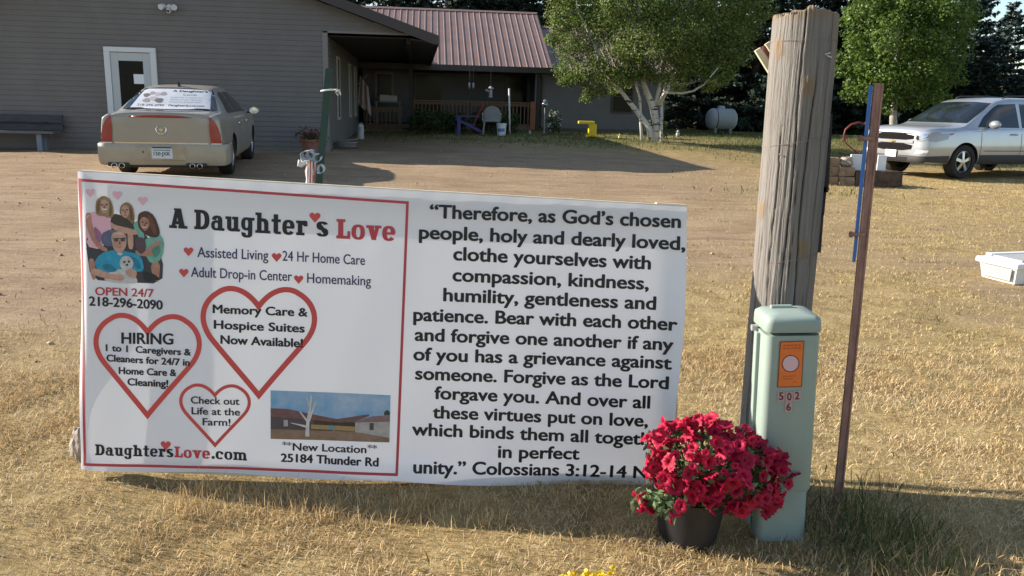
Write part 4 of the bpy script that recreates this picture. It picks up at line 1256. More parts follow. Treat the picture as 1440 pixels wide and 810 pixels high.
for sx, ax in ((1, '+x'), (-1, '-x')):
    patch(tr2, [(-.12, 1.12), (1.18, 1.12), (.95, 1.34), (.62, 1.55), (.45, 1.62), (-.10, 1.645)], ax, "side_window", CGLASS, suv, .004)
    patch(tr2, [(-.22, 1.12), (-.22, 1.645), (-1.28, 1.645), (-1.36, 1.14)], ax, "side_window", CGLASS, suv, .004)
    patch(tr2, [(-1.46, 1.15), (-1.40, 1.63), (-1.85, 1.58), (-2.15, 1.40), (-2.2, 1.18)], ax, "side_window", CGLASS, suv, .004)
    patch(tr2, [(-1.02, .32), (1.10, .32), (1.10, .52), (-1.02, .52)], ax, "door_sill", CLAD, suv, .010)
    patch(tr2, [(1.99, .34), (2.6, .36), (2.6, .48), (2.0, .50)], ax, "lower_bumper", CLAD, suv, .011)
    patch(tr2, [(-.95, .60), (1.0, .60), (1.0, .615), (-.95, .615)], ax, "body_strip", CLAD, suv, .004, .1)
    for y0 in (1.10, -.17, -1.33):
        patch(tr2, [(y0 - .006, .48), (y0 + .006, .48), (y0 + .006, 1.09), (y0 - .006, 1.09)], ax, "door_seam", BLACKP, suv, .0022, .1)
    for y0 in (.08, -1.1):
        mb = MB(); mb.tube([(sx * .985, y0 - .1, .97), (sx * 1.012, y0, .98), (sx * .985, y0 + .1, .97)], .017, 6); mb.build("door_handle", SILVER, suv, smooth=True)
    mb = MB()
    mb.lathe([(.01, -.09), (.08, -.08), (.11, -.01), (.095, .06), (.02, .10)], (0, 0, 0), 16, 'Y')
    mb.v = [(sx * 1.10 + x * 1.2, .90 + y * .9, 1.18 + z * .85) for x, y, z in mb.v]
    mm3 = mb.build("mirror", SILVER, suv, smooth=True)
    mb = MB(); mb.bb(sx * 1.0 - .06, sx * 1.0 + .06, .86, .92, 1.10, 1.14); mb.build("mirror_arm", BLACKP, mm3)
    mb = MB(); mb.tube([(sx * .60, .15, 1.765), (sx * .625, 0, 1.815), (sx * .63, -.9, 1.84), (sx * .62, -1.7, 1.81), (sx * .60, -1.85, 1.76)], .018, 6); mb.build("roof_rail", BLACKP, suv, smooth=True)
# ================================================================ banner
VINYL = mat("banner_vinyl", (0.82, 0.83, 0.88), 0.5, spec=.35, trans=.20)
PRED = mat("print_red", (0.50, 0.055, 0.075), .55)
PHEART = mat("print_heart_red", (0.60, 0.075, 0.07), .55)
PNAVY = mat("print_navy", (0.022, 0.030, 0.12), .55)
PBLK = mat("print_ink", (0.012, 0.012, 0.018), .55)
PINKH = mat("print_pink", (0.75, 0.42, 0.50), .55)
PLUM = mat("print_plum", (0.40, 0.05, 0.11), .55)
bTL, bBL, bTR = at(107, 241, 3.16), at(113, 661, 3.09), at(966, 291, 3.34)
bN = np.cross(bTR - bTL, bBL - bTL); bN /= np.linalg.norm(bN)
if bN[1] > 0: bN = -bN                       # faces the road
def banner_pt(x, y, layer=0.0):
    d = ray(x, y)
    t_ = ((bTL - CAM) @ bN) / (d @ bN)
    P = CAM + d * t_
    v = (y - 240) / 430.0
    # sag and pull of the vinyl
    o = .0022 * math.sin(x * .021 + v * 2.0) * math.sin(v * 3.1) + .0011 * math.sin(x * .055 + y * .018) + .0016 * math.sin(y * .035 + x * .006) * v
    o += .0010 * math.sin(x * .16 + math.sin(y * .02) * 2) * math.exp(-((y - 270 - .058 * (x - 110)) / 45) ** 2)
    if x < 124:
        wv = .5 + .5 * math.sin((y - 330) * .017)
        o -= (.012 + .034 * wv) * ((124 - x) / 16) ** 2
    if x > 912:
        wv = max(0, math.sin((y - 300) / 400 * math.pi))
        o += (.030 * wv) * ((x - 912) / 40) ** 2
    if v > .93: o += .012 * (v - .93) / .07 * math.sin(x * .012 + 1)
    return P + bN * (layer + o)
bbase = np.array([-.52, 3.16, gz(-.52, 3.16)])
banner = thing("banner", bbase, "large white printed banner in the dry grass with red hearts and a black verse", "banner")
# sheet
nu, nv = 150, 64
V, Fc = [], []
for j in range(nv + 1):
    for i in range(nu + 1):
        u, v = i / nu, j / nv
        bow = 6 * math.sin(v * 9) * (1 if u > .5 else .25)
        x0, x1 = 107 + 6 * v - 3.2 * math.sin(v * math.pi) * (1 if v < .9 else .6), 966 - 21 * v + 4.5 * math.sin(v * 6.0) * v
        yt0 = 241 + (291 - 241) * u; yb = 660 + 31 * u + 1.5 * math.sin(u * 21)
        V.append(banner_pt(x0 + (x1 - x0) * u, yt0 + (yb - yt0) * v) - bbase)
for j in range(nv):
    for i in range(nu):
        a = j * (nu + 1) + i
        Fc.append((a, a + nu + 1, a + nu + 2, a + 1))
me = np_mesh("sheet", V, Fc, True)
sheet = link("sheet", me, VINYL, banner)
# frame of two-by-twos behind
WOODF = mat("frame_timber", (0.62, 0.54, 0.42), .75, var=.15, scale=6)
mb = MB(bbase)
def fb(x, y, back, dy=0): return banner_pt(x, y) - bN * back + np.array([0, 0, dy])
def bar(p, q, a, b_):
    p, q = np.array(p), np.array(q)
    if abs(q[0] - p[0]) > abs(q[2] - p[2]): p, q = q, p
    d = (q - p) / np.linalg.norm(q - p)
    u = -bN; w_ = np.cross(d, u); w_ /= np.linalg.norm(w_)
    mb.prism([p, p + u * a, p + u * a + w_ * b_, p + w_ * b_], q - p)
mb1 = mb
def tl(x): return 241 + (291 - 241) * (x - 107) / 859
bar(fb(108, tl(108) - 1.5, .012), fb(930, tl(930) - 1.5, .012), .038, .085)
bar(fb(925, tl(925) - 3, .013), fb(967, tl(967) - 3, .013), .036, .085)
mb.build("top_rail", WOODF, banner)
mb = MB(bbase)
for x in (116, 938):
    bar(fb(x, tl(x) + 4, .052), fb(x, 655 + 32 * (x - 113) / 832, .052), .038, .06)
mb.build("frame_uprights", WOODF, banner)
mb = MB(bbase)
bar(fb(116, 640, .012), fb(935, 670, .012), .036, .07)
mb.build("bottom_rail", WOODF, banner)
frame_up = None

def bprint(poly, name, material, layer, parent=None, step=22):
    """flat printed shape following the sheet"""
    P = [np.array(p, float) for p in poly]
    E = []
    for i in range(len(P)):
        a, b_ = P[i], P[(i + 1) % len(P)]
        k = max(1, int(np.linalg.norm(b_ - a) / step)); E += [a + (b_ - a) * j / k for j in range(k)]
    lo, hi = np.min(E, 0), np.max(E, 0)
    pts = [Vector(e) for e in E]; ed = [(i, (i + 1) % len(E)) for i in range(len(E))]
    for x in np.arange(lo[0] + step / 2, hi[0], step):
        for y in np.arange(lo[1] + step / 2, hi[1], step): pts.append(Vector((x, y)))
    r = delaunay_2d_cdt(pts, ed, [], 1, 1e-4)
    mb = MB(bbase)
    mb.add([banner_pt(v[0], v[1], layer) for v in r[0]], r[2])
    return mb.build(name, material, parent or banner)
def bstrip(path, wd, name, material, layer, closed=True, inner=1.0):
    P = [np.array(p, float) for p in path]; n = len(P)
    vs, fs = [], []
    for i in range(n):
        a = P[(i - 1) % n] if closed or i else P[i]; c = P[(i + 1) % n] if closed or i < n - 1 else P[i]
        d1 = P[i] - a; d2 = c - P[i]
        d1 = d1 / (np.linalg.norm(d1) + 1e-9); d2 = d2 / (np.linalg.norm(d2) + 1e-9)
        if not closed and i == 0: d1 = d2
        if not closed and i == n - 1: d2 = d1
        n1 = np.array([-d1[1], d1[0]]); n2 = np.array([-d2[1], d2[0]])
        m_ = n1 + n2; m_ /= (np.linalg.norm(m_) + 1e-9)
        k = min(2.2, 1 / max(.3, m_ @ n1))
        for s in (-.5, .5):
            q = P[i] + m_ * wd * s * k
            vs.append(banner_pt(q[0], q[1], layer))
    for i in range(n if closed else n - 1):
        j = (i + 1) % n
        fs.append((2 * i, 2 * i + 1, 2 * j + 1, 2 * j))
    mb = MB(bbase); mb.add(vs, fs)
    return mb.build(name, material, banner)
_H = text_mesh("H")[0]; CAPH = _H[:, 1].max() - _H[:, 1].min()
def lean_at(x): return -.014 + .062 * max(0, (x - 107)) / 859
def btext(s, p0, p1, cap, material, bold=.015, layer=.0018, name="lettering"):
    V, Fc = text_mesh(s, 0.0)
    lo, hi = V[:, 0].min(), V[:, 0].max()
    p0 = np.array(p0, float); p1 = np.array(p1, float)
    mb = MB(bbase)
    out = []
    for v in V:
        g = p0 + (p1 - p0) * ((v[0] - lo) / (hi - lo))
        q = g + np.array([lean_at(g[0]), -1.0]) * cap * (v[1] / CAPH)
        out.append((q, g))
    sh = cap * bold * 1.55
    for k in range(7 if bold > .004 else 1):
        a = math.pi / 3 * k
        dx, dy = (0, 0) if k == 6 else (sh * 1.15 * math.cos(a), sh * .75 * math.sin(a))
        mb.add([banner_pt(q[0] + dx, q[1] + dy, layer + .00012 * k) for q, g in out], Fc)
    return mb.build(name, material, banner)
# red border
A_, B_, C_, D_ = (110, 253), (573, 285), (558, 666), (119, 653)
def edge(a, b_, n=110): return [(a[0] + (b_[0] - a[0]) * i / n, a[1] + (b_[1] - a[1]) * i / n) for i in range(n)]
bstrip(edge(A_, B_) + edge(B_, C_) + edge(C_, D_) + edge(D_, A_), 3.8, "border", PRED, .0012)
# verse
verse = [("“Therefore, as God’s chosen", (605, 306), (955.6, 320), 18.3), ("people, holy and dearly loved,", (590, 335), (961, 351), 18.3),
         ("clothe yourselves with", (638, 365.5), (914, 378.5), 18.3), ("compassion, kindness,", (637, 395), (911, 407), 18),
         ("humility, gentleness and", (624, 423), (921, 435), 18), ("patience. Bear with each other", (582, 450.5), (949, 463.5), 17.8),
         ("and forgive one another if any", (584, 478.5), (944, 492), 17.5), ("of you has a grievance against", (582, 506), (942, 518), 17.5),
         ("someone. Forgive as the Lord", (584.5, 533), (938, 546), 17.3), ("forgave you. And over all", (611.5, 560.5), (913, 574), 17.2),
         ("these virtues put on love,", (609, 587.5), (910, 599.5), 17), ("which binds them all together", (580, 611.4), (941, 626.5), 17),
         ("in perfect", (700.7, 643), (814, 646), 17), ("unity.” Colossians 3:12-14 NIV", (582, 663.5), (936, 674.5), 17)]
for s, a, b_, c in verse:
    btext(s, a, b_, c, PBLK, .030)
# slab headline: heavy letters drawn as stems, bowls and slab serifs
def _ring(cx_, cy_, rx, ry, tx, ty, a0=0, a1=360, n=26, e=.80):
    P = []
    full = abs(a1 - a0) >= 360
    for k in range(n + 1):
        a = math.radians(a0 + (a1 - a0) * k / n)
        c, s_ = math.cos(a), math.sin(a)
        u, v = math.copysign(abs(c) ** e, c), math.copysign(abs(s_) ** e, s_)
        P.append(((cx_ + rx * u, cy_ + ry * v), (cx_ + (rx - tx) * u, cy_ + (ry - ty) * v)))
    return [[P[k][0], P[k + 1][0], P[k + 1][1], P[k][1]] for k in range(n)]
def _r(x0, x1, y0, y1): return [[(x0, y0), (x1, y0), (x1, y1), (x0, y1)]]
XH, SF = .75, .14
GLYPH = {
 'A': (1.04, [[(.10, 0), (.33, 0), (.60, 1), (.36, 1)]], [[(.58, 0), (.92, 0), (.68, 1), (.40, 1)]], _r(.26, .74, .2, .36), _r(0, .45, 0, SF), _r(.53, 1.04, 0, SF), _r(.28, .68, 1 - .10, 1)),
 'D': (.98, _r(.10, .40, 0, 1), _ring(.40, .5, .54, .5, .30, .15, -90, 90), _r(0, .40, 0, .15), _r(0, .40, .85, 1)),
 'L': (.82, _r(.10, .40, 0, 1), _r(0, .80, 0, .16), _r(.64, .80, 0, .40), _r(0, .52, .86, 1)),
 'a': (.84, _ring(.33, .25, .32, .26, .22, .12), _r(.42, .70, .02, .52), _ring(.38, .50, .32, .26, .27, .13, 0, 175), _r(.42, .83, -.01, SF - .01)),
 'u': (.90, _r(.10, .37, .22, XH), _r(.52, .79, 0, XH), _ring(.42, .25, .32, .26, .27, .15, 180, 330), _r(0, .37, XH - SF, XH), _r(.42, .79, XH - SF, XH), _r(.52, .90, 0, SF)),
 'g': (.86, _ring(.36, .42, .34, .34, .25, .13), _r(.45, .72, -.10, XH), _r(.45, .86, XH - SF, XH), _ring(.38, -.06, .34, .22, .27, .13, 170, 360)),
 'h': (.94, _r(.10, .38, 0, 1.04), _ring(.44, .46, .37, .30, .28, .17, 0, 140), _r(.54, .81, 0, .48), _r(0, .47, 0, SF), _r(.45, .92, 0, SF), _r(0, .38, 1.04 - SF, 1.04)),
 't': (.62, _r(.13, .41, .10, 1.0), _r(0, .58, XH - SF, XH), _ring(.38, .16, .25, .17, .26, .14, 170, 330), _r(.33, .58, -.005, .13)),
 'e': (.80, _ring(.38, .37, .38, .39, .27, .14, 0, 325), _r(.14, .72, .31, .43)),
 'r': (.72, _r(.10, .38, 0, XH), _ring(.52, .44, .30, .32, .25, .17, 55, 160), _r(.46, .70, .47, .72), _r(0, .52, 0, SF), _r(0, .38, XH - SF, XH)),
 's': (.74, _ring(.36, .54, .34, .225, .25, .12, 20, 265), _ring(.36, .215, .35, .225, .25, .12, -165, 85), [[(.10, .50), (.30, .62), (.66, .26), (.44, .14)]]),
 'o': (.80, _ring(.39, .37, .39, .39, .26, .13)),
 'v': (.88, [[(.08, XH), (.40, XH), (.60, 0), (.32, 0)]], [[(.56, XH), (.78, XH), (.56, 0), (.36, 0)]], _r(0, .46, XH - SF, XH), _r(.50, .88, XH - SF, XH)),
 'c': (.78, _ring(.38, .37, .38, .39, .27, .14, 35, 325), _r(.50, .74, .46, .66)),
 'm': (1.36, _r(.10, .36, 0, XH), _r(.54, .80, 0, .5), _r(.98, 1.24, 0, .5), _ring(.46, .46, .34, .30, .26, .16, 0, 140), _ring(.90, .46, .34, .30, .26, .16, 0, 140), _r(0, .43, 0, SF), _r(.47, .87, 0, SF), _r(.91, 1.32, 0, SF), _r(0, .36, XH - SF, XH)),
 '.': (.38, _r(.05, .33, 0, .27)), ' ': (.45,)}
def slab(s, p0, p1, cap, material, name="lettering"):
    gap = .05
    tot = sum(GLYPH[c][0] + gap for c in s)
    p0 = np.array(p0, float); p1 = np.array(p1, float)
    mb = MB(bbase); u = 0.0
    for c in s:
        lay = .0018
        for piece in GLYPH[c][1:]:
            lay += .00022
            for poly in piece:
                P = []
                for (x, y) in poly:
                    g = p0 + (p1 - p0) * ((u + x) / tot)
                    q = g + np.array([lean_at(g[0]), -1.0]) * cap * y
                    P.append(banner_pt(q[0], q[1], lay))
                mb.add(P, [tuple(range(len(P)))])
        u += GLYPH[c][0] + gap
    return mb.build(name, material, banner)
slab("A", (238, 320.3), (265, 321.8), 28, PNAVY if False else PBLK)
slab("Daughter", (273.5, 322), (434, 331.5), 27.5, PBLK)
slab("s", (444.5, 332), (463.5, 333), 27.5, PBLK)
slab("Love", (473, 335.2), (558, 339), 27.5, PRED)
def heart_path(cx_, top, bot, wd, notch, slope=0.0, n=18):
    """outline of a heart, clockwise from the notch"""
    h = bot - top
    nx, ny = cx_, top + notch * h
    def bez(a, b_, c, d, n):
        return [tuple((1 - t_) ** 3 * np.array(a) + 3 * (1 - t_) ** 2 * t_ * np.array(b_) + 3 * (1 - t_) * t_ * t_ * np.array(c) + t_ ** 3 * np.array(d)) for t_ in np.linspace(0, 1, n, endpoint=False)]
    R = bez((nx, ny), (nx + .12 * wd, top - .02 * h), (nx + .27 * wd, top - .035 * h), (nx + .36 * wd, top + .035 * h), n) + bez((nx + .36 * wd, top + .035 * h), (nx + .50 * wd, top + .12 * h), (nx + .56 * wd, top + .31 * h), (nx + .40 * wd, top + .50 * h), n) + bez((nx + .40 * wd, top + .50 * h), (nx + .32 * wd, top + .60 * h), (nx + .12 * wd, top + .84 * h), (nx, bot), n)
    L = [(2 * nx - x, y) for x, y in R[::-1]]
    return [(x, y + slope * (x - nx)) for x, y in R + [(nx, bot)] + L[:-1]]
for cx_, top, bot, wd, st in ((207.5, 445, 584, 147, 7.2), (364, 407, 556, 158, 7.6), (302.5, 542, 626, 97, 4.6)):
    bstrip(heart_path(cx_, top, bot, wd, .16, .022), st, "heart_outline", PHEART, .0012)
def small_heart(cx_, cy_, wd, material, layer=.0022):
    P = heart_path(cx_, cy_ - wd * .36, cy_ + wd * .5, wd * .95, .2, .03, 7)
    bprint(P, "printed_heart", material, layer, step=8)
small_heart(443, 305, 16.5, PHEART); small_heart(265.4, 353, 14.5, PHEART); small_heart(389.3, 361, 14.5, PHEART); small_heart(258.8, 383, 14, PHEART); small_heart(420, 392.3, 14, PHEART)
small_heart(233, 626, 15, PHEART); small_heart(127, 270.5, 14, PINKH); small_heart(165, 274, 14, PINKH); small_heart(200.7, 282, 14, PINKH)
for s, a, b_, c, mt, bo in [("Assisted Living", (278, 361.3), (377.5, 365.6), 14, PNAVY, .008), ("24 Hr Home Care", (397.6, 366.4), (513, 372.7), 13.8, PNAVY, .008),
                            ("Adult Drop-in Center", (269, 389), (410.5, 395.3), 13.8, PNAVY, .008), ("Homemaking", (432, 397.6), (521.5, 401.8), 13.6, PNAVY, .008),
                            ("OPEN 24/7", (134.5, 414.7), (216, 417.8), 11, PRED, .022), ("218-296-2090", (126, 429.3), (228.5, 435.2), 12.5, PBLK, .026),
                            ("HIRING", (171, 483), (243.4, 484.2), 15, PBLK, .026), ("1 to 1  Caregivers &", (149, 493.5), (268.2, 499.8), 9, PBLK, .034), ("Cleaners for 24/7 in", (150, 508), (266.6, 514.3), 9.2, PBLK, .034),
                            ("Home Care &", (167.4, 525.6), (248, 528.7), 9.3, PBLK, .034), ("Cleaning!", (180, 541.4), (236.5, 544), 9.6, PBLK, .034),
                            ("Memory Care &", (299.8, 439.8), (432, 445), 11.5, PBLK, .034), ("Hospice Suites", (301.5, 461.6), (428, 467.4), 11.5, PBLK, .034), ("Now Available!", (311, 482.6), (425.5, 488.3), 11.5, PBLK, .034),
                            ("Check out", (269, 566.8), (336.7, 569), 9.8, PBLK, .022), ("Life at the", (270, 582), (337.4, 584.2), 9.8, PBLK, .022), ("Farm!", (285.6, 597.5), (324, 598.8), 9.8, PBLK, .022),
                            ("New Location", (412, 633.2), (515, 636.8), 10.2, PBLK, .026), ("**", (397, 629.5), (410, 630.5), 8.5, PBLK, .01), ("**", (517, 633.5), (530, 634.5), 8.5, PBLK, .01), ("25184 Thunder Rd", (395.5, 649), (532, 654.8), 11.3, PBLK, .034)]:
    btext(s, a, b_, c, mt, bo)
slab("Daughters", (134, 640), (245, 643), 15.3, PBLK); slab("Love", (245.5, 643), (297, 645.2), 15.3, PRED); slab(".com", (297, 645.2), (348.5, 648), 15.3, PBLK)

def quadlerp(c, u, v):
    (a, b_, d, e) = [np.array(q, float) for q in c]
    return tuple((a * (1 - u) + b_ * u) * (1 - v) + (e * (1 - u) + d * u) * v)
# printed photograph of the house
pc = [(380.6, 548.6), (549.3, 555.5), (547.6, 622), (380.6, 617)]
PM = lambda n_, c, **k: mat("print_" + n_, c, .55, **{**dict(var=.16, scale=45), **k})
photo = bprint(pc, "printed_photo", PM("sky_blue", (.10, .33, .58), col2=(.40, .50, .62), scale=7), .0014)
def pp(poly, nm, m_, lay): bprint([quadlerp(pc, u, v) for u, v in poly], nm, m_, lay, photo)
pp([(0, .60), (1, .62), (1, 1), (0, 1)], "printed_ground", PM("earth", (.26, .17, .115), var=.2, scale=30), .0018)
pp([(0, .52), (.36, .56), (.36, .80), (0, .80)], "printed_wall", PM("wall_dark", (.085, .07, .075)), .0021)
pp([(.34, .58), (.72, .58), (.72, .80), (.34, .80)], "printed_wall", PM("porch_dark", (.045, .038, .024)), .0020)
pp([(.71, .58), (1, .56), (1, .90), (.71, .80)], "printed_wall", PM("wall_pale", (.42, .40, .37)), .0021)
pp([(0, .37), (.14, .37), (.36, .47), (.55, .55), (.66, .50), (.82, .42), (.83, .45), (.70, .60), (.55, .62), (.34, .58), (0, .54)], "printed_roof", PM("roof", (.17, .085, .085)), .0024)
pp([(.70, .60), (.85, .46), (1, .42), (1, .56), (.70, .61)], "printed_roof", PM("roof_pale", (.24, .15, .15)), .0025)
pp([(.34, .68), (.71, .69), (.71, .79), (.34, .77)], "printed_railing", PM("rail", (.38, .24, .11)), .0026)
pp([(.46, .69), (.53, .69), (.53, .78), (.46, .78)], "printed_chair", PM("teal", (.08, .30, .36)), .0028)
pp([(.83, .60), (.865, .60), (.865, .75), (.83, .75)], "printed_window", PM("wall_dark", (.085, .07, .075)), .0028)
pp([(.11, .60), (.145, .60), (.145, .73), (.11, .73)], "printed_window", PM("wall_pale", (.42, .40, .37)), .0028)
pp([(.95, .36), (.975, .31), (1, .36), (1, .42), (.95, .43)], "printed_tree", PM("dark_green", (.03, .06, .035)), .0024)
TRK = PM("birch", (.60, .57, .55))
for q in ([(.29, .93), (.30, .6), (.325, .3), (.335, .06), (.345, .06), (.34, .35), (.325, .62), (.325, .93)], [(.315, .6), (.37, .2), (.38, .2), (.33, .62)], [(.31, .66), (.24, .42), (.25, .41), (.32, .62)],
          [(.30, .75), (.17, .66), (.17, .65), (.30, .70)], [(.325, .36), (.30, .1), (.306, .1), (.335, .32)]):
    pp(q, "printed_tree", TRK, .0031)
# printed group portrait: three women behind a seated man with a small white dog
portrait = None
SC = .2469
def px5(P): return [(95 + x * SC, 235 + y * SC) for x, y in P]
SKIN = PM("skin", (.43, .215, .15)); SKIN2 = PM("skin_lit", (.53, .31, .23)); HAIRB = PM("blond", (.30, .20, .10)); HAIRD = PM("brown_hair", (.075, .035, .025)); HAIRM = PM("fair_hair", (.26, .15, .08))
def shape(P, m_, lay, nm="printed_figure", soft=1):
    global portrait
    o = bprint([tuple(q) for q in rounded(px5(P), soft)], nm if portrait else "printed_portrait", m_, lay, portrait, step=14)
    if portrait is None: portrait = o
shape([(105, 445), (135, 640), (310, 655), (540, 665), (545, 520), (470, 420), (380, 300), (250, 260), (110, 400)], PM("shade", (.045, .045, .055)), .0014)
shape([(102, 290), (135, 252), (245, 250), (255, 330), (240, 400), (190, 470), (105, 450)], PM("pink", (.48, .22, .40)), .0017)
shape([(102, 262), (135, 258), (140, 330), (190, 440), (235, 470), (215, 485), (150, 440), (104, 330)], SKIN, .0020)
shape([(104, 445), (180, 480), (175, 520), (120, 515)], PM("shade", (.045, .045, .055)), .0020)
shape([(120, 520), (155, 520), (165, 640), (140, 640)], SKIN, .0020)
shape([(160, 230), (165, 185), (205, 160), (245, 180), (265, 240), (262, 285), (230, 290), (215, 280), (165, 275)], HAIRB, .0023)
shape([(185, 200), (205, 180), (232, 195), (240, 225), (228, 258), (205, 262), (188, 235)], SKIN2, .0026)
shape([(195, 232), (215, 240), (228, 232), (222, 248), (205, 250)], PM("teeth", (.75, .70, .68)), .0029)
shape([(245, 300), (262, 262), (330, 280), (385, 300), (372, 370), (300, 360), (250, 345)], PM("olive", (.055, .045, .035)), .0018)
shape([(245, 310), (275, 330), (340, 345), (395, 360), (400, 385), (350, 385), (250, 350)], SKIN2, .0022)
shape([(190, 380), (250, 350), (340, 380), (300, 450), (200, 450)], PM("denim", (.10, .12, .20)), .0020)
shape([(298, 250), (305, 215), (340, 196), (372, 220), (385, 290), (372, 330), (350, 300), (300, 270)], HAIRM, .0023)
shape([(305, 240), (325, 212), (350, 225), (352, 265), (335, 292), (312, 280)], SKIN2, .0026)
shape([(340, 345), (375, 380), (375, 470), (345, 465)], SKIN2, .0024)
shape([(372, 320), (410, 300), (440, 390), (430, 430), (385, 370)], PM("mint", (.16, .40, .32)), .0019)
shape([(425, 420), (520, 375), (552, 420), (545, 500), (520, 540), (470, 550), (435, 480)], PM("mint", (.16, .40, .32)), .0022)
shape([(385, 470), (440, 480), (500, 420), (535, 420), (520, 490), (450, 510), (390, 500)], SKIN, .0025)
shape([(470, 548), (530, 535), (520, 660), (490, 640)], SKIN, .0021)
shape([(398, 300), (405, 262), (450, 246), (495, 275), (530, 370), (515, 400), (480, 400), (450, 390), (405, 350)], HAIRD, .0026)
shape([(410, 305), (430, 280), (462, 295), (468, 330), (445, 368), (418, 345)], SKIN, .0029)
shape([(418, 332), (440, 345), (455, 333), (442, 356)], PM("teeth", (.75, .70, .68)), .0032)
shape([(150, 545), (190, 490), (265, 470), (340, 480), (420, 500), (440, 590), (380, 600), (300, 640), (180, 590)], PM("cyan", (.025, .30, .46)), .0027)
shape([(133, 580), (170, 575), (250, 610), (325, 610), (320, 650), (240, 640), (140, 610)], SKIN2, .0030)
shape([(250, 400), (258, 372), (300, 362), (335, 385), (338, 440), (320, 478), (290, 490), (262, 465)], SKIN2, .0030)
for x0 in (266, 303): shape([(x0, 407), (x0 + 26, 406), (x0 + 25, 423), (x0 + 1, 424)], PM("lens", (.16, .085, .07)), .0033, "printed_glasses", 0)
shape([(258, 405), (334, 402), (334, 407), (258, 410)], PM("shade", (.045, .045, .055)), .0035, "printed_glasses", 0)
shape([(262, 385), (285, 368), (318, 372), (325, 390), (295, 384)], PM("scalp", (.60, .40, .32)), .0034)
shape([(254, 405), (262, 395), (264, 435), (258, 430)], PM("grey_hair", (.40, .38, .37)), .0034)
shape([(330, 395), (337, 410), (336, 440), (330, 435)], PM("grey_hair", (.40, .38, .37)), .0034)
shape([(280, 490), (300, 485), (320, 492), (300, 505)], PM("dog_white", (.52, .51, .51)), .0032)
shape([(200, 640), (250, 590), (300, 580), (360, 590), (400, 640), (395, 664), (260, 658)], PM("dog_white", (.52, .51, .51)), .0029)
shape([(298, 530), (320, 505), (355, 508), (378, 540), (365, 585), (320, 590), (300, 565)], PM("dog_white", (.52, .51, .51)), .0033)
shape([(325, 590), (370, 575), (400, 600), (385, 640), (345, 620)], SKIN2, .0036)
for x, y in ((325, 540), (350, 538), (340, 556)):
    shape([(x - 7, y - 6), (x + 7, y - 6), (x + 7, y + 6), (x - 7, y + 6)], PM("shade", (.045, .045, .055)), .0037)
EYE = PM("eye", (.05, .03, .028)); LIP = PM("lip", (.30, .06, .07)); SHD = PM("skin_fold", (.22, .10, .07))
for (x, y) in ((199, 215), (224, 213), (318, 245), (340, 243), (428, 313), (452, 318), (283, 415), (312, 414)):
    shape([(x - 6, y - 3.5), (x + 6, y - 3.5), (x + 6, y + 3.5), (x - 6, y + 3.5)], EYE, .0040, "printed_eye", 1)
for P in ([(198, 243), (214, 252), (228, 242), (215, 247)], [(318, 270), (330, 278), (342, 268), (330, 273)], [(420, 342), (438, 355), (453, 342), (437, 349)], [(282, 452), (299, 458), (316, 450), (299, 453)]):
    shape(P, LIP, .0040, "printed_mouth", 0)
for P in ([(209, 218), (214, 218), (217, 232), (207, 233)], [(328, 248), (332, 248), (334, 262), (326, 262)], [(438, 320), (442, 320), (444, 335), (434, 334)], [(296, 420), (301, 420), (305, 440), (292, 440)]):
    shape(P, SHD, .0039, "printed_nose", 0)
for P, m_ in (([(165, 215), (180, 185), (192, 200), (184, 240), (172, 270)], PM("blond_dark", (.16, .10, .05))), ([(240, 195), (255, 230), (250, 280), (238, 280), (242, 240)], PM("blond_dark", (.16, .10, .05))),
              ([(455, 262), (490, 300), (510, 380), (495, 390), (470, 330)], PM("auburn", (.15, .06, .04))), ([(352, 215), (370, 250), (372, 300), (360, 300), (356, 255)], PM("fair_dark", (.13, .07, .04))),
              ([(190, 560), (240, 545), (290, 590), (240, 600)], PM("cyan_fold", (.015, .18, .29))), ([(345, 505), (400, 520), (420, 580), (390, 575)], PM("cyan_fold", (.015, .18, .29))),
              ([(470, 470), (520, 440), (535, 480), (500, 520)], PM("mint_fold", (.08, .24, .19))), ([(150, 330), (200, 380), (190, 440), (160, 400)], PM("pink_fold", (.33, .13, .26))),
              ([(385, 400), (440, 400), (450, 470), (420, 500), (390, 470)], PM("plum_cloth", (.10, .06, .075))), ([(430, 590), (500, 610), (530, 640), (470, 655), (430, 640)], PM("black_shoe", (.02, .02, .025)))):
    shape(P, m_, .0031, "printed_fold")
# stone-shaped stand-in for the board end at the banner's left foot
mb = MB(); 
def boulder(c, r, seed, name, material, label, cat, squash=.7, group=None):
    me = bpy.data.meshes.new(name)
    bm = bmesh.new(); bmesh.ops.create_icosphere(bm, subdivisions=3, radius=1)
    for v in bm.verts:
        k = 1 + .35 * noise.noise(v.co * 1.3 + Vector((seed, 0, 0))) + .12 * noise.noise(v.co * 4 + Vector((0, seed, 0)))
        v.co = Vector((v.co.x * r * k, v.co.y * r * k, v.co.z * r * k * squash))
    bm.to_mesh(me); bm.free()
    o = link(name, me, material, None, c); tag(o, label, cat, group)
    return o
STONE = mat("field_stone", (0.30, 0.25, 0.21), .9, var=.3, scale=14, bump=.5)
p = at(107, 632, 3.3); boulder((p[0] + .02, p[1], gz(p[0], p[1]) + .06), .042, 2.0, "rock", STONE, "tan board end, shaped as a stone, behind the lower left corner of the banner", "rock", 2.0)

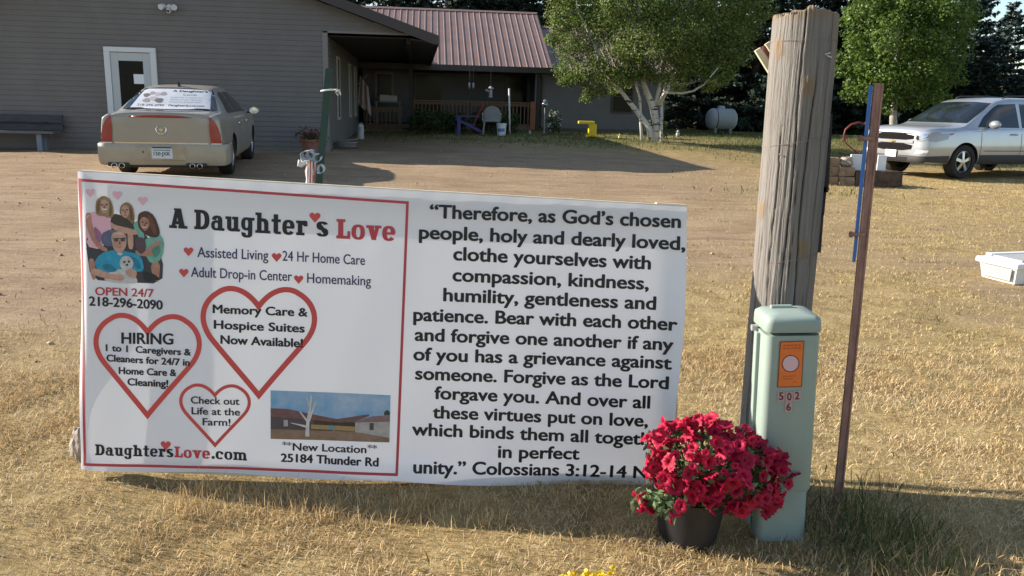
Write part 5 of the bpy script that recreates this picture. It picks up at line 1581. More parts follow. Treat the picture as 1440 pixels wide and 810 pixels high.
# ================================================================ weathered pole
PY_ = 3.22
pole_b = np.array([at(1077, 660, PY_)[0], PY_, 0.0]); pole_b[2] = gz(pole_b[0], PY_)
ptop = at(1134, 17, PY_) - pole_b
pole = thing("wooden_pole", pole_b, "weathered grey wooden utility pole stump with splits and wire wrapped round it", "pole")
POLEM = mat("weathered_pole", (0.225, 0.21, 0.195), .88, scale=20, stretch=(5, 5, .22), col2=(0.155, 0.138, 0.122), bump=.7, bscale=46)
_t = POLEM.node_tree; _b = _t.nodes["Principled BSDF"]
_src = _b.inputs["Base Color"].links[0].from_socket
_g = _t.nodes.new("ShaderNodeAttribute"); _g.attribute_name = "stain"
_m = _t.nodes.new("ShaderNodeMix"); _m.data_type = 'RGBA'; _m.inputs[7].default_value = (.22, .15, .085, 1)
_t.links.new(_g.outputs["Fac"], _m.inputs[0]); _t.links.new(_src, _m.inputs[6])
_g2 = _t.nodes.new("ShaderNodeAttribute"); _g2.attribute_name = "split"
_m2 = _t.nodes.new("ShaderNodeMix"); _m2.data_type = 'RGBA'; _m2.inputs[7].default_value = (.06, .045, .035, 1)
_t.links.new(_g2.outputs["Fac"], _m2.inputs[0]); _t.links.new(_m.outputs[2], _m2.inputs[6]); _t.links.new(_m2.outputs[2], _b.inputs["Base Color"])
na, nh = 220, 170
PL = float(np.linalg.norm(ptop)); axis = ptop / PL
pu = np.array([1, 0, 0]) - axis * axis[0]; pu /= np.linalg.norm(pu); pv = np.cross(axis, pu)
PR = .1165
cr = [(-1.90, .012, .018, 0, 1), (-1.45, .02, .02, .0, .92), (-2.35, .012, .016, .25, .8), (-.95, .012, .022, .1, 1), (-2.75, .012, .016, .0, .6), (-.55, .010, .014, .3, 1), (-1.70, .008, .012, .45, .8), (-1.15, .007, .012, 0, .5), (.3, .01, .02, 0, 1), (1.4, .01, .02, 0, 1)]
knots = [(-2.70, .93), (-2.88, .62), (-1.62, .86), (-2.2, .40), (-1.3, .55)]
V, ST_, SP_ = [], [], []
for j in range(nh + 1):
    t_ = j / nh
    for i in range(na):
        a = 2 * math.pi * i / na
        r_ = PR * (1.02 - .03 * t_) * (1 + .018 * math.sin(2 * a + 1) + .012 * math.sin(3 * a + 5 * t_))
        g = noise.fractal(Vector((math.cos(a) * 7, math.sin(a) * 7, t_ * 1.6)), 1, 2, 4)
        r_ += .0022 * g + .0022 * noise.noise(Vector((math.cos(a) * 26, math.sin(a) * 26, t_ * 5))) + .0016 * noise.noise(Vector((math.cos(a) * 60, math.sin(a) * 60, t_ * 9)))
        spl = 0
        for (ca, wd, dep, z0, z1) in cr:
            if z0 <= t_ <= z1:
                aa = ca + .10 * noise.noise(Vector((ca * 3, t_ * 5, 0))) + .03 * noise.noise(Vector((ca, t_ * 19, 2)))
                d = abs((a - aa + math.pi) % (2 * math.pi) - math.pi)
                f = max(0, 1 - d / wd / 1.6) * min(1, (t_ - z0) * 12 + (.3 if z0 == 0 else 0), (z1 - t_) * 12 + (1 if z1 == 1 else 0))
                r_ -= dep * f; spl = max(spl, f)
        stn = 0
        for (ka, kz) in knots:
            d = math.hypot(((a - ka + math.pi) % (2 * math.pi) - math.pi) * PR, (t_ - kz) * PL * .62)
            if d < .03:
                f = 1 - d / .03; r_ += .006 * f - .010 * max(0, f - .55); stn = max(stn, .85 * min(1, f * 2))
        ztop = PL * t_
        if j == nh: ztop = PL + .005 * noise.noise(Vector((math.cos(a) * 4, math.sin(a) * 4, 0))) - .03 * max(0, math.cos(a - 2.9)) - .03 * max(0, math.cos(a + .1)) * .4
        stn = max(stn, max(0, (t_ - .975) / .025) * .8, .55 * max(0, math.cos((a + .62) * 4)) * max(0, (t_ - .72) / .28) if abs(a + .62 - 2 * math.pi) < .39 else 0)
        P = axis * ztop + (pu * math.cos(a) + pv * math.sin(a)) * r_
        if j == 0: P = P - axis * .2
        V.append(P); ST_.append(stn); SP_.append(min(1, spl * 1.3))
Fc = [(j * na + i, j * na + (i + 1) % na, (j + 1) * na + (i + 1) % na, (j + 1) * na + i) for j in range(nh) for i in range(na)]
n0 = len(V)
# end grain: rings stepping to the middle
for k, rr_ in enumerate((.93, .6, .25)):
    for i in range(na):
        a = 2 * math.pi * i / na
        base = np.array(V[nh * na + i]); c = axis * float(base @ axis)
        V.append(c + (base - c) * rr_ + axis * (.006 + .01 * noise.noise(Vector((math.cos(a) * rr_ * 5, math.sin(a) * rr_ * 5, 3))))); ST_.append(.6); SP_.append(0)
for k in range(3):
    lo_ = nh * na if k == 0 else n0 + (k - 1) * na; hi_ = n0 + k * na
    Fc += [(lo_ + i, lo_ + (i + 1) % na, hi_ + (i + 1) % na, hi_ + i) for i in range(na)]
me = np_mesh("pole_shaft", V, Fc, True)
at_ = me.attributes.new("stain", 'FLOAT', 'POINT'); at_.data.foreach_set("value", np.array(ST_, np.float32))
at_ = me.attributes.new("split", 'FLOAT', 'POINT'); at_.data.foreach_set("value", np.array(SP_, np.float32))
bm = bmesh.new(); bm.from_mesh(me); bm.faces.new(bm.verts[:][n0 + 2 * na:n0 + 3 * na]) if False else None; bm.free()
o = link("pole_shaft", me, POLEM, pole)
mb = MB(); mb.lathe([(PR * .26, PL + .004), (.01, PL + .008)], (0, 0, 0), 20, 'Z', cap=True)
RWIRE = mat("rusty_wire", (0.24, 0.17, 0.14), .8, .2)
def wrap(t_, tilt, rad=.0022, ph=0):
    mb = MB()
    pts = []
    for k in range(49):
        a = 2 * math.pi * k / 48
        pts.append(axis * (PL * t_ + tilt * math.cos(a + ph)) + (pu * math.cos(a) + pv * math.sin(a)) * (PR * 1.025 + .001 * math.sin(9 * a)))
    mb.tube(pts, rad, 5); mb.build("wire_wrap", RWIRE, pole, smooth=True)
wrap(.945, .003, .0008); wrap(.755, .022, .0011, .2); wrap(.525, .024, .0008, .1); wrap(.395, .018, .0009, .2); wrap(.24, .02, .0008)
mb = MB()
for (a, t_, s) in ((-1.02, .915, 1), (-1.1, .92, -1), (-2.25, .73, 1)):
    c = axis * PL * t_ + (pu * math.cos(a) + pv * math.sin(a)) * (PR * 1.03)
    mb.box(c, (.020, .004, .004), Matrix.Rotation(.3 * s, 3, 'Y'))
mb.build("staple", mat("dull_zinc", (.5, .49, .47), .5, .6), pole)

# boards behind the pole
BOARDC = mat("cream_board", (0.62, 0.56, 0.40), .7, var=.12, scale=7)
BOARDR = mat("barn_red_board", (0.20, 0.055, 0.045), .7, var=.25, scale=9)
BOARDD = mat("charred_board", (0.085, 0.065, 0.052), .85, var=.35, scale=9)
q0 = at(1078, 82, 3.45)
wood = thing("board_sign", (pole_b[0] + .02, pole_b[1] + .15, pole_b[2]), "small tilted cream and red striped board fixed behind the top of the wooden pole", "sign")
wo = np.array(wood.location)
def plank(x0, y0, x1, y1, wpx, Y, m_, nm, th=.02):
    a = np.array([x0, y0], float); b_ = np.array([x1, y1], float); d = (b_ - a) / np.linalg.norm(b_ - a); nr = np.array([-d[1], d[0]]) * wpx / 2
    P = [at(*(a + nr), Y) - wo, at(*(b_ + nr), Y) - wo, at(*(b_ - nr), Y) - wo, at(*(a - nr), Y) - wo]
    mb = MB(); mb.prism(P, (0, th, 0)); return mb.build(nm, m_, wood)
plank(1066, 69, 1110, 140, 9, 3.40, BOARDC, "slat"); plank(1079, 62, 1118, 128, 15, 3.405, BOARDR, "slat"); plank(1080, 60, 1120, 126, 8.0, 3.39, BOARDC, "slat"); plank(1089, 54, 1130, 120, 9, 3.402, BOARDR, "slat")
strip = thing("slat_stack", (pole_b[0] + .14, pole_b[1] + .08, pole_b[2]), "column of dark overlapping wood slats down the right back side of the pole", "boards")
wo = np.array(strip.location); wood = strip
for (x0, y0, x1, y1, wp) in ((1163, 160, 1157, 270, 16), (1157, 262, 1153, 302, 12), (1153, 300, 1149, 355, 11)):
    plank(x0, y0, x1, y1, wp, 3.31, BOARDD, "slat", .022)

# ================================================================ utility pedestal
pdb = np.array([1.032, 2.92, gz(1.032, 2.92)])
ped = thing("utility_pedestal", pdb, "pale green utility pedestal box with an orange warning sticker in front of the wooden pole", "utility box")
ped.rotation_euler = (0, -.038, 0)
PGREEN = mat("pedestal_green", (0.27, 0.335, 0.30), .55, spec=.4, var=.05, scale=5)
def rrect(w_, d_, r_, z, n=6):
    P = []
    for cx_, cy_, a0 in ((w_ / 2 - r_, d_ / 2 - r_, 0), (-w_ / 2 + r_, d_ / 2 - r_, 90), (-w_ / 2 + r_, -d_ / 2 + r_, 180), (w_ / 2 - r_, -d_ / 2 + r_, 270)):
        for k in range(n + 1):
            a = math.radians(a0 + 90 * k / n); P.append((cx_ + r_ * math.cos(a), cy_ + r_ * math.sin(a), z))
    return P
def loft(rings, close=True):
    mb = MB(); n = len(rings[0]); vs = [p for r_ in rings for p in r_]; fs = []
    for i in range(len(rings) - 1):
        for k in range(n): fs.append((i * n + k, i * n + (k + 1) % n, (i + 1) * n + (k + 1) % n, (i + 1) * n + k))
    if close: fs += [tuple(range(n))[::-1], tuple(range((len(rings) - 1) * n, len(rings) * n))]
    return mb.add(vs, fs)
PH = at(1105, 442, 2.86)[2] - pdb[2]
PWD, PDP = .196, .185
loft([rrect(PWD - .014, PDP - .014, .03, -.1), rrect(PWD - .014, PDP - .014, .03, .20)]).build("base", PGREEN, ped, smooth=True, angle=40)
loft([rrect(PWD - .006, PDP - .006, .024, .195), rrect(PWD, PDP, .026, .205), rrect(PWD - .004, PDP - .004, .026, PH - .07)]).build("cover", PGREEN, ped, smooth=True, angle=40)
loft([rrect(PWD + .001, PDP + .001, .026, PH - .058), rrect(PWD + .003, PDP + .003, .026, PH - .055), rrect(PWD + .002, PDP + .002, .027, PH - .024), rrect(PWD - .002, PDP - .002, .026, PH - .012), rrect(PWD - .03, PDP - .03, .022, PH - .001), rrect(PWD - .12, PDP - .12, .02, PH + .002)]).build("cap", PGREEN, ped, smooth=True, angle=50)
mb = MB(); mb.bb(-.05, .03, .03, .05, PH - .02, PH + .012); mb.build("hasp", PGREEN, ped, bevel=.004)
mb = MB(); mb.bb(-PWD / 2 - .012, -PWD / 2 + .004, -.01, .018, .02, PH - .08); mb.build("side_rib", PGREEN, ped, bevel=.003)
mb = MB(); mb.lathe([(.012, -PWD / 2 - .02), (.012, -PWD / 2)], (0, .03, PH - .07), 10, 'X'); mb.build("bolt", MATS["dull_zinc"], ped)
yF = -PDP / 2 - .001
def ped_pt(x, y, off=0):
    d = ray(x, y); t_ = (pdb[1] + yF - off - CAM[1]) / d[1]
    q = CAM + d * t_ - pdb
    return q + np.array([.038 * q[2], 0, 0])
def ped_poly(P, nm, m_, off, parent=ped):
    mb = MB(); mb.add([ped_pt(x, y, off) for x, y in P], [tuple(range(len(P)))]); return mb.build(nm, m_, parent)
ORANGE = mat("sticker_orange", (0.68, 0.155, 0.025), .5, var=.06, scale=20)
SBLK = mat("sticker_brown", (0.16, 0.04, 0.02), .6)
lab = ped_poly([(1097, 479.5), (1131, 479.5), (1127.5, 544.5), (1093, 544)], "warning_label", SBLK, .0006)
ped_poly([(1098.2, 480.7), (1129.8, 480.7), (1126.4, 543.3), (1094.4, 542.8)], "label_face", ORANGE, .0011, lab)
cxp, cyp = 1111.8, 511
ped_poly([(cxp + 12.3 * math.cos(a), cyp + 12.2 * math.sin(a)) for a in np.linspace(0, 2 * math.pi, 33)[:-1]], "label_ring", SBLK, .0016, lab)
ped_poly([(cxp + 10.9 * math.cos(a), cyp + 10.8 * math.sin(a)) for a in np.linspace(0, 2 * math.pi, 33)[:-1]], "label_disc", mat("sticker_pink", (.62, .42, .45), .5), .0021, lab)
DORANGE = mat("sticker_faint", (.45, .09, .015), .6)
for k in range(2):
    for i in range(5):
        x = 1101.5 + i * 5.2; y = 484.2 + k * 4.2
        ped_poly([(x, y), (x + 4.0, y), (x + 3.9, y + 2.2), (x - .1, y + 2.2)], "label_print", DORANGE, .0016, lab)
for k, (y0, wd_) in enumerate(((528, 18), (532, 14), (536.5, 5))):
    x = 1101 if k < 2 else 1115
    ped_poly([(x, y0), (x + wd_, y0), (x + wd_, y0 + 1.2), (x, y0 + 1.2)], "label_print", DORANGE, .0016, lab)
NUMBG = mat("number_tag_pink", (.46, .30, .30), .6)
for ch, x, y in (("5", 1098.6, 562), ("0", 1110, 563), ("2", 1121, 562), ("6", 1109, 577.5)):
    tg = ped_poly([(x - 5, y - 12.3), (x + 5, y - 12.3), (x + 4.6, y + 1.5), (x - 5.4, y + 1.5)], "number_tag", NUMBG, .0006)
    flat_text(ch, 6.4, 11, lambda u, v: ped_pt(x - 3.2 + u, y - v, .0012), "number", mat("number_maroon", (.10, .012, .016), .55), tg, .022)

# ================================================================ rusty metal post with a blue sign panel seen edge on
tpb = np.array([1.354, 3.13, gz(1.354, 3.13)])
tp = thing("metal_post", tpb, "rusty brown steel post carrying a blue panel seen edge on, right of the pole", "post")
RUST = mat("rust_brown", (0.33, 0.19, 0.155), .8, .25, var=.3, scale=22, stretch=(1, 1, .4), bump=.25, bscale=120)
tt = at(1236, 117, 3.13) - tpb
yw = np.array([0, 1, 0])
def sect(c, P): return [c + np.array([x, y, 0]) for x, y in P]
TPRO = [(-.016, 0), (.016, 0), (.016, .005), (.0035, .007), (.0035, .036), (-.0035, .036), (-.0035, .007), (-.016, .005)]
loft([sect(np.array([0, 0, -.25]) - tt * .1, TPRO), sect(tt * .5, TPRO), sect(tt, TPRO)]).build("post", RUST, tp)
mb = MB(); 
for x in (-.0135, .0135): mb.prism([(x - .003 + tt[0] * s, -.005, tt[2] * s) for s in (0,)] + [(x + .003, -.005, 0), (x + .003, .001, 0), (x - .003, .001, 0)], tuple(tt))
mb.build("post_edge", RUST, tp)
BLUE = mat("blue_sign_edge", (0.045, 0.16, 0.50), .45, var=.1, scale=6)
for lo_, hi_ in ((.60, .995),):
    a0, a1 = tt * lo_, tt * hi_
    P = [a0 + np.array([-.034, .004, 0]), a0 + np.array([-.021, .004, 0]), a1 + np.array([-.021, .004, 0]), a1 + np.array([-.034, .004, 0])]
    mb = MB(); mb.prism(P, (.127, .30, 0)); mb.build("sign_panel", BLUE, tp)
mb = MB()
for s in (.88, .665):
    c = tt * s
    mb.tube([c + (-.052, -.006, 0), c + (.0, -.006, 0)], .008, 8); mb.tube([c + (-.056, -.006, 0), c + (-.048, -.006, 0)], .013, 6)
mb.build("bolt", RUST, tp)

# ================================================================ green fence post with ribbon
gpb = np.array([-.90, 3.7, gz(-.90, 3.7)])
gp = thing("fence_post", gpb, "dark green steel fence post standing behind the banner", "post")
gt = at(463, 96, 3.7) - gpb; g0 = at(448, 262, 3.7) - gpb
gbm = g0 - (gt - g0) * (g0[2] / (gt[2] - g0[2]))
GREENP = mat("green_post_paint", (0.006, 0.036, 0.026), .45, var=.15, scale=8)
GP2 = [(x * 1.0, y) for x, y in TPRO]
loft([sect(gbm - (gt - gbm) * .1, GP2), sect((gbm + gt) / 2, GP2), sect(gt, GP2)]).build("post", GREENP, gp)
mb = MB()
for k in range(14):
    c = gbm + (gt - gbm) * (.2 + .055 * k); mb.box(c + (0, -.006, 0), (.014, .012, .012))
WIREW = mat("white_tie", (.75, .76, .76), .5)
mb2 = MB(); c = gbm + (gt - gbm) * .945
mb2.tube([c + (.029 * math.cos(a), .012 + .026 * math.sin(a), .004 * math.cos(a)) for a in np.linspace(0, 2 * math.pi, 20)], .0035, 6)
mb2.tube([c + (.028, -.005, 0), c + (.045, -.01, .006), c + (.055, -.006, -.012), c + (.048, -.012, -.022), c + (.038, -.01, -.006), c + (.056, -.012, .004), c + (.06, -.01, -.02)], .002, 5)
mb2.build("wire_tie", WIREW, gp, smooth=True)
RIB = mat("satin_ribbon", (.36, .42, .47), .4, var=.15, scale=12)
rb0 = gbm + (gt - gbm) * .0
rc = at(441, 222, 3.66)
ribn = thing("ribbon_bow", rc, "white ribbon bow with striped red and white tails tied on the green post", "bow")
ribn.scale = (.82, .82, .82)
def ribbon(path, wdv, nm, m_, th=.0):
    mb = MB(); n = len(path); vs = []
    for i, p in enumerate(path):
        p = np.array(p, float); wv = np.array(wdv if not callable(wdv) else wdv(i / (n - 1)), float)
        vs += [p - wv / 2, p + wv / 2]
    mb.add(vs, [(2 * i, 2 * i + 1, 2 * i + 3, 2 * i + 2) for i in range(n - 1)])
    o = mb.build(nm, m_, ribn, smooth=True)
    so_ = o.modifiers.new("thick", 'SOLIDIFY'); so_.thickness = .0012
    return o
for (cx_, cz_, rx, rz_, ph, w_) in ((-.028, .012, .034, .026, .3, .035), (.020, .002, .022, .022, 1.0, .022), (.040, -.055, .017, .024, 2.2, .022), (-.01, .018, .02, .024, .8, .022), (-.045, .0, .018, .02, 1.7, .022)):
    ribbon([(cx_ + rx * math.cos(a), -.012 + .012 * math.sin(2 * a + ph), cz_ + rz_ * math.sin(a)) for a in np.linspace(ph, ph + 5.6, 18)], (.008, w_, .006), "loop", RIB)
STRIPE = mat("striped_ribbon", (.66, .62, .58), .6)
_t = STRIPE.node_tree; _w = _t.nodes.new("ShaderNodeTexWave"); _w.wave_type = 'BANDS'; _w.bands_direction = 'X'; _w.inputs["Scale"].default_value = 22
_c = _t.nodes.new("ShaderNodeTexCoord"); _r = _t.nodes.new("ShaderNodeValToRGB"); _r.color_ramp.interpolation = 'CONSTANT'
_r.color_ramp.elements[0].color = (.36, .09, .07, 1); _r.color_ramp.elements[1].position = .5; _r.color_ramp.elements[1].color = (.68, .64, .60, 1)
_t.links.new(_c.outputs["Object"], _w.inputs[0]); _t.links.new(_w.outputs[0], _r.inputs[0]); _t.links.new(_r.outputs[0], _t.nodes["Principled BSDF"].inputs["Base Color"])
ribbon([(-.02 + .004 * math.sin(k), -.01 - .002 * k, -.01 - .013 * k) for k in range(12)], (.040, .004, 0), "tail", STRIPE)
ribbon([(-.005 - .0012 * k, .0, -.02 - .013 * k) for k in range(11)], (.030, .01, 0), "tail", STRIPE)
ribbon([(-.02 - .009 * k, -.012, -.018 - .0022 * k + .006 * math.sin(k * 1.1)) for k in range(8)], (.006, .004, .035), "tail", mat("grey_white_ribbon", (.55, .50, .47), .6, var=.3, scale=40))

# ================================================================ petunias in a black pot
pt = np.array([.655, 2.85, gz(.655, 2.85)])
pt[0] = at(967, 745, 2.85)[0]
pot = thing("potted_petunias", pt, "mound of crimson petunias spilling over a black plastic pot beside the banner", "flower pot")
POTM = mat("black_pot", (0.022, 0.022, 0.024), .5, var=.2, scale=6)
mb = MB(); mb.lathe([(.105, .0), (.132, .155), (.140, .157), (.142, .185), (.134, .187), (.126, .16), (.11, .155)], (0, 0, 0), 36, 'Z', cap=False); mb.lathe([(.105, .001), (.001, .001)], (0, 0, 0), 36, 'Z', cap=False)
mb.build("pot", POTM, pot, smooth=True, angle=40)
mb = MB(); mb.lathe([(.112, .165), (.001, .17)], (0, 0, 0), 30, 'Z', cap=False); mb.build("potting_soil", mat("potting_soil", (.03, .022, .016), .95), pot)
PETAL = mat("crimson_petal", (0.43, 0.011, 0.050), .55, spec=.3, var=.12, scale=60, trans=.28)
_t = PETAL.node_tree; _oi = _t.nodes.new("ShaderNodeObjectInfo"); _hs = _t.nodes.new("ShaderNodeHueSaturation"); _mr = _t.nodes.new("ShaderNodeMapRange"); _mr.inputs[3].default_value = .62; _mr.inputs[4].default_value = 1.35
_pb = _t.nodes["Principled BSDF"]; _sc = _pb.inputs["Base Color"].links[0].from_socket
_t.links.new(_oi.outputs["Random"], _mr.inputs[0]); _t.links.new(_mr.outputs[0], _hs.inputs["Value"]); _t.links.new(_sc, _hs.inputs["Color"]); _t.links.new(_hs.outputs[0], _pb.inputs["Base Color"])
PLEAF = mat("petunia_leaf", (0.16, 0.22, 0.10), .7, spec=.2, island=.4, trans=.25)
# one trumpet blossom
vs, fs = [(0, 0, -.030)], []
nb_ = 20; rings = [(.003, -.028), (.005, -.008), (.010, -.001), (.019, .003), (.027, .001)]
for ri, (rr_, zz) in enumerate(rings):
    for k in range(nb_):
        a = 2 * math.pi * k / nb_
        lob = 1 - (.20 * (ri / 4) ** 2) * (0.5 - .5 * math.cos(5 * a + math.pi)) ** 2 * 1.0
        ru = .0035 * math.sin(10 * a + 1) * (ri / 4) ** 2
        vs.append((rr_ * lob * math.cos(a), rr_ * lob * math.sin(a), zz + ru))
for ri in range(len(rings) - 1):
    for k in range(nb_):
        a = 1 + ri * nb_ + k; b_ = 1 + ri * nb_ + (k + 1) % nb_
        fs.append((a, b_, b_ + nb_, a + nb_))
fs += [(0, 1 + (k + 1) % nb_, 1 + k) for k in range(nb_)]
pm = bpy.data.meshes.new("blossom"); pm.from_pydata(vs, [], fs); pm.materials.append(PETAL); pm.polygons.foreach_set("use_smooth", np.ones(len(pm.polygons), bool))
mc = at(1002, 654, 2.82) - pt
def mound(th_, ph_):
    d = np.array([math.cos(ph_) * math.cos(th_), math.cos(ph_) * math.sin(th_), math.sin(ph_)])
    return d
cand = []
mrx, mry, mrz = .262, .20, .175
fl = []
tries = 0
mr_ = np.random.RandomState(21)
while len(fl) < 205 and tries < 20000:
    tries += 1
    th_ = mr_.uniform(-math.pi, .12); ph_ = math.asin(mr_.uniform(-.62, 1))
    d = mound(th_, ph_)
    tilt = -.16 * d[0]
    k = mr_.uniform(.84, 1.07) * (1 + .10 * math.sin(th_ * 5 + 1) * math.cos(ph_ * 4))
    P = mc + np.array([d[0] * mrx * k, d[1] * mry * k, d[2] * mrz * k + tilt * mrx])
    if P[2] < .12 and abs(P[0]) < .20 and P[0] > -.10: continue
    if P[2] < .055: continue
    if any(np.linalg.norm(P - q) < .023 for q, _ in fl): continue
    nd = np.array([d[0] / mrx, d[1] / mry, d[2] / mrz]); nd /= np.linalg.norm(nd)
    fl.append((P, nd))
for (px, py, Y) in ((905, 678, 2.66), (897, 700, 2.65), (912, 713, 2.64), (903, 716, 2.64), (930, 730, 2.64), (944, 725, 2.62), (957, 712, 2.6)):
    P = at(px, py, Y) - pt; fl[len(fl) - 1 - (px % 7)] = (P, np.array([-.4, -.8, .2]))
from mathutils import Quaternion
order = sorted(range(len(fl)), key=lambda i: fl[i][0][1])          # the nearest hundred are single blossoms, the rest one mass
rank = {i: r for r, i in enumerate(order)}
mass = MB()
for i, (P, nd) in enumerate(fl):
    nd = nd + np.array([0, -.25, .15]) + mr_.normal(size=3) * .62
    q = Vector(tuple(nd)).to_track_quat('Z', 'Y') @ Quaternion((0, 0, 1), mr_.uniform(0, 6.28))
    s = mr_.choice([.6, .85, 1.0, 1.12, 1.25]); sc_ = Vector((s, s * mr_.uniform(.8, 1.05), s * mr_.uniform(.7, 1.4)))
    if rank[i] < 98:
        o = bpy.data.objects.new("blossom", pm); COL.objects.link(o); o.parent = pot
        o.location = tuple(P); o.rotation_mode = 'QUATERNION'; o.rotation_quaternion = q; o.scale = sc_
    else:
        mass.add([tuple(q @ Vector((v[0] * sc_.x, v[1] * sc_.y, v[2] * sc_.z)) + Vector(tuple(P))) for v in vs], fs)
tag(mass.build("blossom_mass", PETAL, pot, smooth=True), kind="stuff")
n = 1700
d = nrs.normal(size=(n, 3)); d /= np.linalg.norm(d, axis=1, keepdims=True)
k = nrs.uniform(.55, .98, (n, 1))
P = mc + d * k * np.array([mrx, mry, mrz]); P[:, 2] -= .16 * d[:, 0] * mrx
ok = (P[:, 2] > .12) | (P[:, 0] < -.12) | (P[:, 0] > .2)
ok &= P[:, 2] > .07
P = P[ok]; d = d[ok]
ex = np.array([at(925, 705, 2.66) - pt + nrs.normal(size=3) * (.035, .03, .022) for _ in range(190)])
P = np.concatenate([P, ex]); d = np.concatenate([d, np.tile([-.4, -.7, .3], (190, 1))])
me = leaf_mesh("foliage", P, d + nrs.normal(size=P.shape) * .7, nrs.uniform(.009, .021, len(P)), .42, .3)
link("foliage", me, PLEAF, pot)
mb = MB()
for i, (Q, nd) in enumerate(fl):
    if i % 2 == 0:
        mid = (Q + np.array([0, 0, .17])) / 2 + np.array([0, 0, .05])
        mb.tube([(0, 0, .16), mid, Q - nd * .03], [.003, .0025, .0015], 4, cap=False)
mb.build("stem", mat("petunia_stem", (.13, .18, .07), .7), pot)

# yellow flowers at the lower edge
yf = thing("yellow_flowers", (at(822, 812, 2.12)[0], 2.16, gz(.17, 2.16)), "low clump of bright yellow flowers just entering the bottom edge of the picture", "flowers")
yb = np.array(yf.location)
YP = mat("yellow_petal", (.72, .50, .01), .6, island=.25, trans=.2)
Pf, Pl = [], []
for k in range(46):
    x = nrs.uniform(785, 862); y = 806 + abs(x - 825) * .10 + nrs.uniform(0, 14)
    Pf.append(at(x, y, nrs.uniform(2.12, 2.2)) - yb)
Pf.append(at(861, 799.5, 2.16) - yb); Pf.append(at(864, 802, 2.16) - yb)
Pf = np.array(Pf)
lm_c = np.repeat(Pf, 12, 0) + nrs.normal(size=(len(Pf) * 12, 3)) * .0045
link("flower_heads", leaf_mesh("flower_heads", lm_c, nrs.normal(size=lm_c.shape) * .6 + (0, -.5, .8), nrs.uniform(.004, .0075, len(lm_c)), .8, .2), YP, yf)
mb = MB()
for p in Pf: mb.tube([(p[0] * .6, p[1] * .6, -.02), p - (0, 0, .004)], [.002, .0012], 4)
mb.build("stem", MATS["petunia_stem"], yf)
# ================================================================ things in the yard
# white lidded bin lying at the right edge
bnp = at_g(1432, 7.0)
BINW = mat("bin_white", (.72, .73, .74), .5, var=.05, scale=6); BING = mat("bin_grey", (.36, .36, .37), .6, var=.08, scale=6)
p0 = at(1428, 394, 6.9); p1 = at(1381, 368, 7.25)
dv = (p1 - p0)[:2]; Lw = np.linalg.norm(dv); ang = math.atan2(-dv[1], -dv[0])
bn = thing("lidded_bin", (p0[0], p0[1], gz(p0[0], p0[1])), "low white plastic bin with grey end panel lying on the straw at the right edge", "bin", rz=ang)
bn.scale = (1, 1, 1.08)
# local: +x runs from far end of the short side to the near corner; +y goes right and away
W_ = Lw + .04
mb = MB()
r0 = [(-W_ + .03, .03, 0), (-.03, .03, 0), (-.03, .95, 0), (-W_ + .03, .95, 0)]
r1 = [(-W_, 0, .155), (0, 0, .155), (0, 1.0, .155), (-W_, 1.0, .155)]
vs = r0 + r1
mb.add(vs, [(3, 2, 1, 0), (0, 1, 5, 4), (1, 2, 6, 5), (2, 3, 7, 6), (3, 0, 4, 7), (4, 5, 6, 7)])
mb.build("bin_body", BINW, bn, bevel=.008)
mb = MB(); mb.add([(-W_ + .055, .008, .03), (-.055, .008, .03), (-.035, -.008, .125), (-W_ + .035, -.008, .125)], [(0, 1, 2, 3)])
o = mb.build("end_panel", BING, bn); sdm = o.modifiers.new("thick", 'SOLIDIFY'); sdm.thickness = .01
mb = MB()
mb.add([(-W_ - .02, -.02, .13), (.02, -.02, .13), (.02, 1.02, .13), (-W_ - .02, 1.02, .13), (-W_ - .02, -.02, .175), (.02, -.02, .175), (.02, 1.02, .175), (-W_ - .02, 1.02, .175)], [(0, 1, 5, 4), (1, 2, 6, 5), (2, 3, 7, 6), (3, 0, 4, 7), (4, 5, 6, 7), (3, 2, 1, 0)])
mb.build("lid", BINW, bn, bevel=.012)
mb = MB(); mb.bb(-W_ + .05, -.05, .10, .96, .176, .19); mb.build("lid_panel", BING, bn, bevel=.006)
mb = MB(); mb.bb(-W_ - .02, -W_ + .04, .09, .97, .1755, .198); mb.build("lid_rim", BINW, bn, bevel=.006)

# retaining-block planter with white panels
bp0 = at_g(1214, 14.9)
pl = thing("block_planter", bp0, "low ring of split brown blocks with white panels before the silver car", "planter")
BLKT = mat("split_block_tan", (.24, .165, .11), .95, var=.35, scale=9, bump=1.0, bscale=18); BLKB = mat("split_block_brown", (.085, .055, .04), .95, var=.35, scale=9, bump=1.0, bscale=18)
def block(x, y, z, w_, d_, h_, m_, rz=0):
    me = bpy.data.meshes.new("block"); bm = bmesh.new(); bmesh.ops.create_cube(bm, size=1); bmesh.ops.subdivide_edges(bm, edges=bm.edges, cuts=4, use_grid_fill=True)
    for v in bm.verts:
        c = Vector((v.co.x * w_, v.co.y * d_, v.co.z * h_)); k = noise.noise_vector(c * 14 + Vector((x * 3, y * 5, z * 7))) * .016
        v.co = c + k
    bm.to_mesh(me); bm.free()
    o = link("block", me, m_, pl, (x, y, z)); o.rotation_euler = (0, 0, rz)
ppm = 1165 / 15.3
